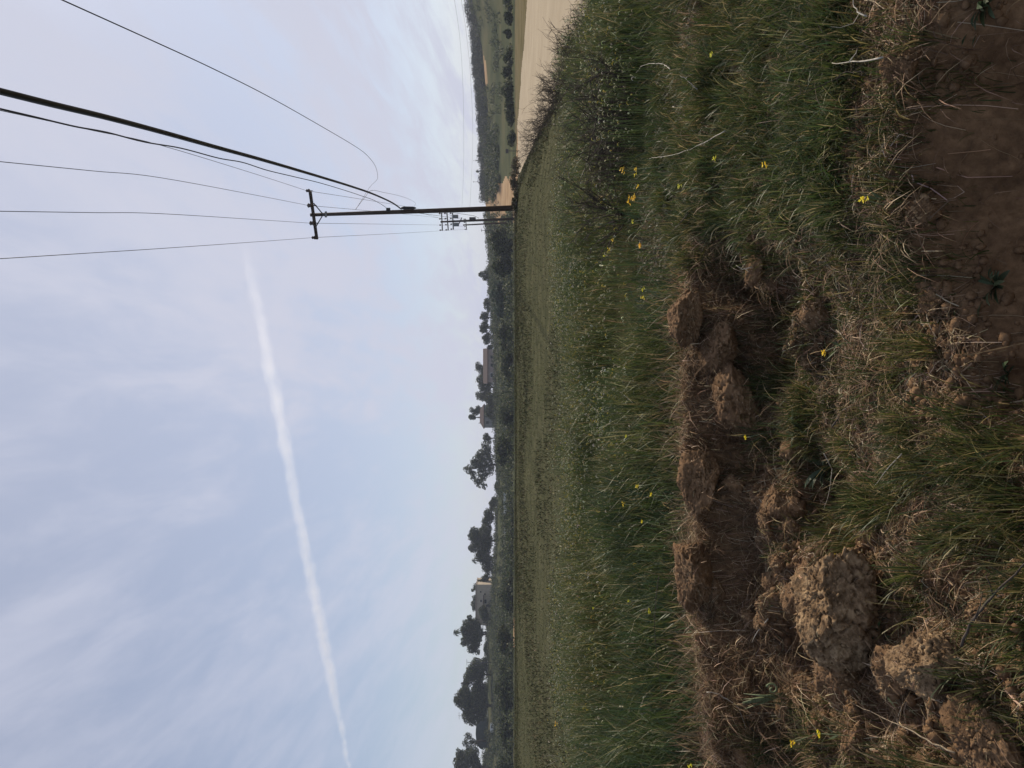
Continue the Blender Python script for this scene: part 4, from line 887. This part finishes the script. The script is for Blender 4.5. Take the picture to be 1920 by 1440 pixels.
P = [W(850,399,P2D-.3), W(858,400,P2D-.4), W(872,402,P2D-.5), W(890,405,P2D-.5), W(898,409,P2D-.4), W(895,412,P2D-.3), W(888,411,P2D-.25)]
b0 = P[0]; mb = MB(); mb.tube([q-foot for q in P], .025, 5); mb.build('riser_cable', M['cable'], e, smooth=True)
# third pole behind
P3D = 150.0; foot = W(958,417,P3D); foot.z = Z(foot.x, P3D)-.2; e = empty('utility_pole', foot); tag(e, 'third utility pole, thin with one low crossarm, left behind the second', 'utility pole', 'utility poles along the track')
top = W(868,422,P3D); tv = top-foot; mb = MB(); mb.tube([Vector((0,0,0)), tv], [.19,.13], 10); mb.build('pole', M['wood'], e, smooth=True)
mb = MB(); beam(mb, W(873,410,P3D-.2)-foot, W(875,431,P3D-.2)-foot, .12,.15); mb.build('crossarm', M['wood'], e)
for yy in (411,417,425,430): pin(e, W(873+(yy-410)*.1, yy, P3D-.2)-foot, 1.3)
for q, yy, lb in zip(A2, (411,417,425,430), ['rightmost','right middle','left middle','leftmost']): wire(span(q, W(871,yy,P3D-.2), .4, 8), .014, lb+' wire between the second and third pole')
# faint wires to the right across the sky
wire([W(866,392,170), W(869,320,150), W(869.5,240,135), W(867.5,150,120), W(862,70,108), W(852,0,100), W(838,-70,92)], .014, 'upper of two faint wires crossing the sky above the right hill')
wire([W(881,390,170), W(885,310,150), W(886.5,240,135), W(882,140,120), W(874,60,108), W(865,0,100), W(852,-70,92)], .014, 'lower of two faint wires crossing the sky above the right hill')
# small masts on the ridge
def mast(v0, v1, y0, d, arms, label, name='mast', cat='mast', group='small things on the ridge', r=.09):
    foot = W(v1, y0, d); e = empty(name, foot); tag(e, label, cat, group); k = d/F; H = (v1-v0)*k
    mb = MB(); mb.tube([(0,0,-1.0),(0,0,H)], [r,r*.7], 7); mb.build('pole', M['dark_metal'], e, smooth=True)
    for (dv, w_) in arms: mb = MB(); beam(mb, (-w_*k/2,0,H-dv*k), (w_*k/2,0,H-dv*k+.05), .08,.1); mb.build('crossarm', M['dark_metal'], e)
    return e
mast(887,910,341,290,[(1,3),(9,4)],'thin mast with a small box on the right ridge')
mast(903,913,354,290,[(1,4)],'shortest mast on the right ridge right of the hill track')
mast(875,915,1242,236,[(0.5,11),(4,2)],'T shaped antenna mast right of the biggest dark trees','antenna','antenna')
mast(859,900,1342,262,[(2,13),(7,8),(11,5)],'cross barred antenna mast above the tallest left tree','antenna','antenna')
mast(902,925,432,200,[(1,6)],'short pole with a crossbar left of the third utility pole','utility_pole','utility pole')
# small sign beside the road end
p = W(962,283,88); p.z = Z(p.x, 88)-.1; e = empty('road_sign', p); tag(e, 'small dark sign on a post at the far end of the dirt road', 'sign')
H = E-(948-HZ)/F*88-p.z
mb = MB(); mb.tube([(0,0,0),(0,0,H)], .04, 7); mb.build('post', M['wood'], e, smooth=True)
mb = MB(); mb.box((-.05,-.06,H-.17), (.50,.04,.34)); mb.build('panel', M['sign'], e)

# ---------------------------------------------------------------- contrail: a long thin cloud at altitude
HA = 6000.0
def alt(px, py): s = (HZ-px)/F; return Vector(((720-py)/F/s*HA, HA/s, HA))
a = alt(462,470); b_ = alt(664,1470); ax = (b_-a).normalized(); 
mid = [alt(462,470), alt(505,700), alt(545,900), alt(602,1130), alt(632,1290), alt(664,1470)]
mid.insert(0, mid[0]+(mid[0]-mid[1])*.25); mid.append(mid[-1]+(mid[-1]-mid[-2])*.5)
A0, A1 = mid[1]-(mid[2]-mid[1])*.1, mid[6]+(mid[6]-mid[5])*1.5
c0 = A0.lerp(A1,.5); LL = (A1-A0).length; mb = MB(); mb.tube([(-LL/2,0,0),(LL/2,0,0)], [330,330], 16)
m, t, o_ = mat_new('contrail'); nn = t.nodes; l = t.links
def cm(op, a, b=None, clamp=False):
    n_ = nn.new('ShaderNodeMath'); n_.operation = op; n_.use_clamp = clamp
    for i_, v_ in enumerate((a, b)):
        if v_ is None: continue
        if isinstance(v_, (int, float)): n_.inputs[i_].default_value = v_
        else: l.new(v_, n_.inputs[i_])
    return n_.outputs[0]
pv = nn.new('ShaderNodeVolumePrincipled'); pv.inputs['Color'].default_value = (1,1,1,1); pv.inputs['Anisotropy'].default_value = .4
tx = nn.new('ShaderNodeTexCoord'); sx = nn.new('ShaderNodeSeparateXYZ'); l.new(tx.outputs['Object'], sx.inputs[0])
mpc = nn.new('ShaderNodeMapping'); mpc.inputs['Scale'].default_value = (.45,1,1); l.new(tx.outputs['Object'], mpc.inputs[0])
nz = nn.new('ShaderNodeTexNoise'); nz.inputs['Scale'].default_value = .0042; nz.inputs['Detail'].default_value = 8; nz.inputs['Roughness'].default_value = .65; l.new(mpc.outputs[0], nz.inputs['Vector'])
rad = cm('SQRT', cm('ADD', cm('MULTIPLY', sx.outputs[1], sx.outputs[1]), cm('MULTIPLY', sx.outputs[2], sx.outputs[2])))
cv = nn.new('ShaderNodeFloatCurve'); cvm = cv.mapping.curves[0]; cv.mapping.use_clip = True
l.new(cm('ADD', cm('DIVIDE', sx.outputs[0], LL), .5), cv.inputs['Value'])
for q in [(0,.55),(.12,.85),(.3,.85),(.45,1.0),(.58,.6),(.75,.42),(1,.40)]: cvm.points.new(*q)
cv.mapping.update()
rr_ = cm('MULTIPLY', cv.outputs[0], 225.0)
fall = cm('SUBTRACT', 1.0, cm('DIVIDE', cm('ADD', rad, cm('MULTIPLY', cm('SUBTRACT', nz.outputs['Fac'], .5), -380.0)), rr_), True)
dn = cm('MULTIPLY', cm('MULTIPLY', fall, cm('ADD', nz.outputs['Fac'], .1)), .0030)
endf = cm('MULTIPLY', cm('ADD', cm('DIVIDE', sx.outputs[0], LL), .5), 9.0, True)
l.new(cm('MULTIPLY', dn, endf), pv.inputs['Density']); l.new(pv.outputs[0], o_.inputs['Volume'])
ct_ = mb.build('contrail', m, loc=c0, smooth=True); ct_.rotation_euler = (A1-A0).to_track_quat('X','Z').to_euler()
tag(ct_, 'long white aircraft trail slanting across the pale blue sky', 'contrail')

# ---------------------------------------------------------------- haze
m, t, o_ = mat_new('haze'); pv = t.nodes.new('ShaderNodeVolumePrincipled'); pv.inputs['Color'].default_value = (.72,.80,1,1); pv.inputs['Density'].default_value = .0003; pv.inputs['Anisotropy'].default_value = .2
t.links.new(pv.outputs[0], o_.inputs['Volume'])
mb = MB(); mb.box((0,3000,16), (15000,15000,40)); tag(mb.build('haze', m), 'thin bluish haze in the air before the hills', 'haze', kind='stuff')
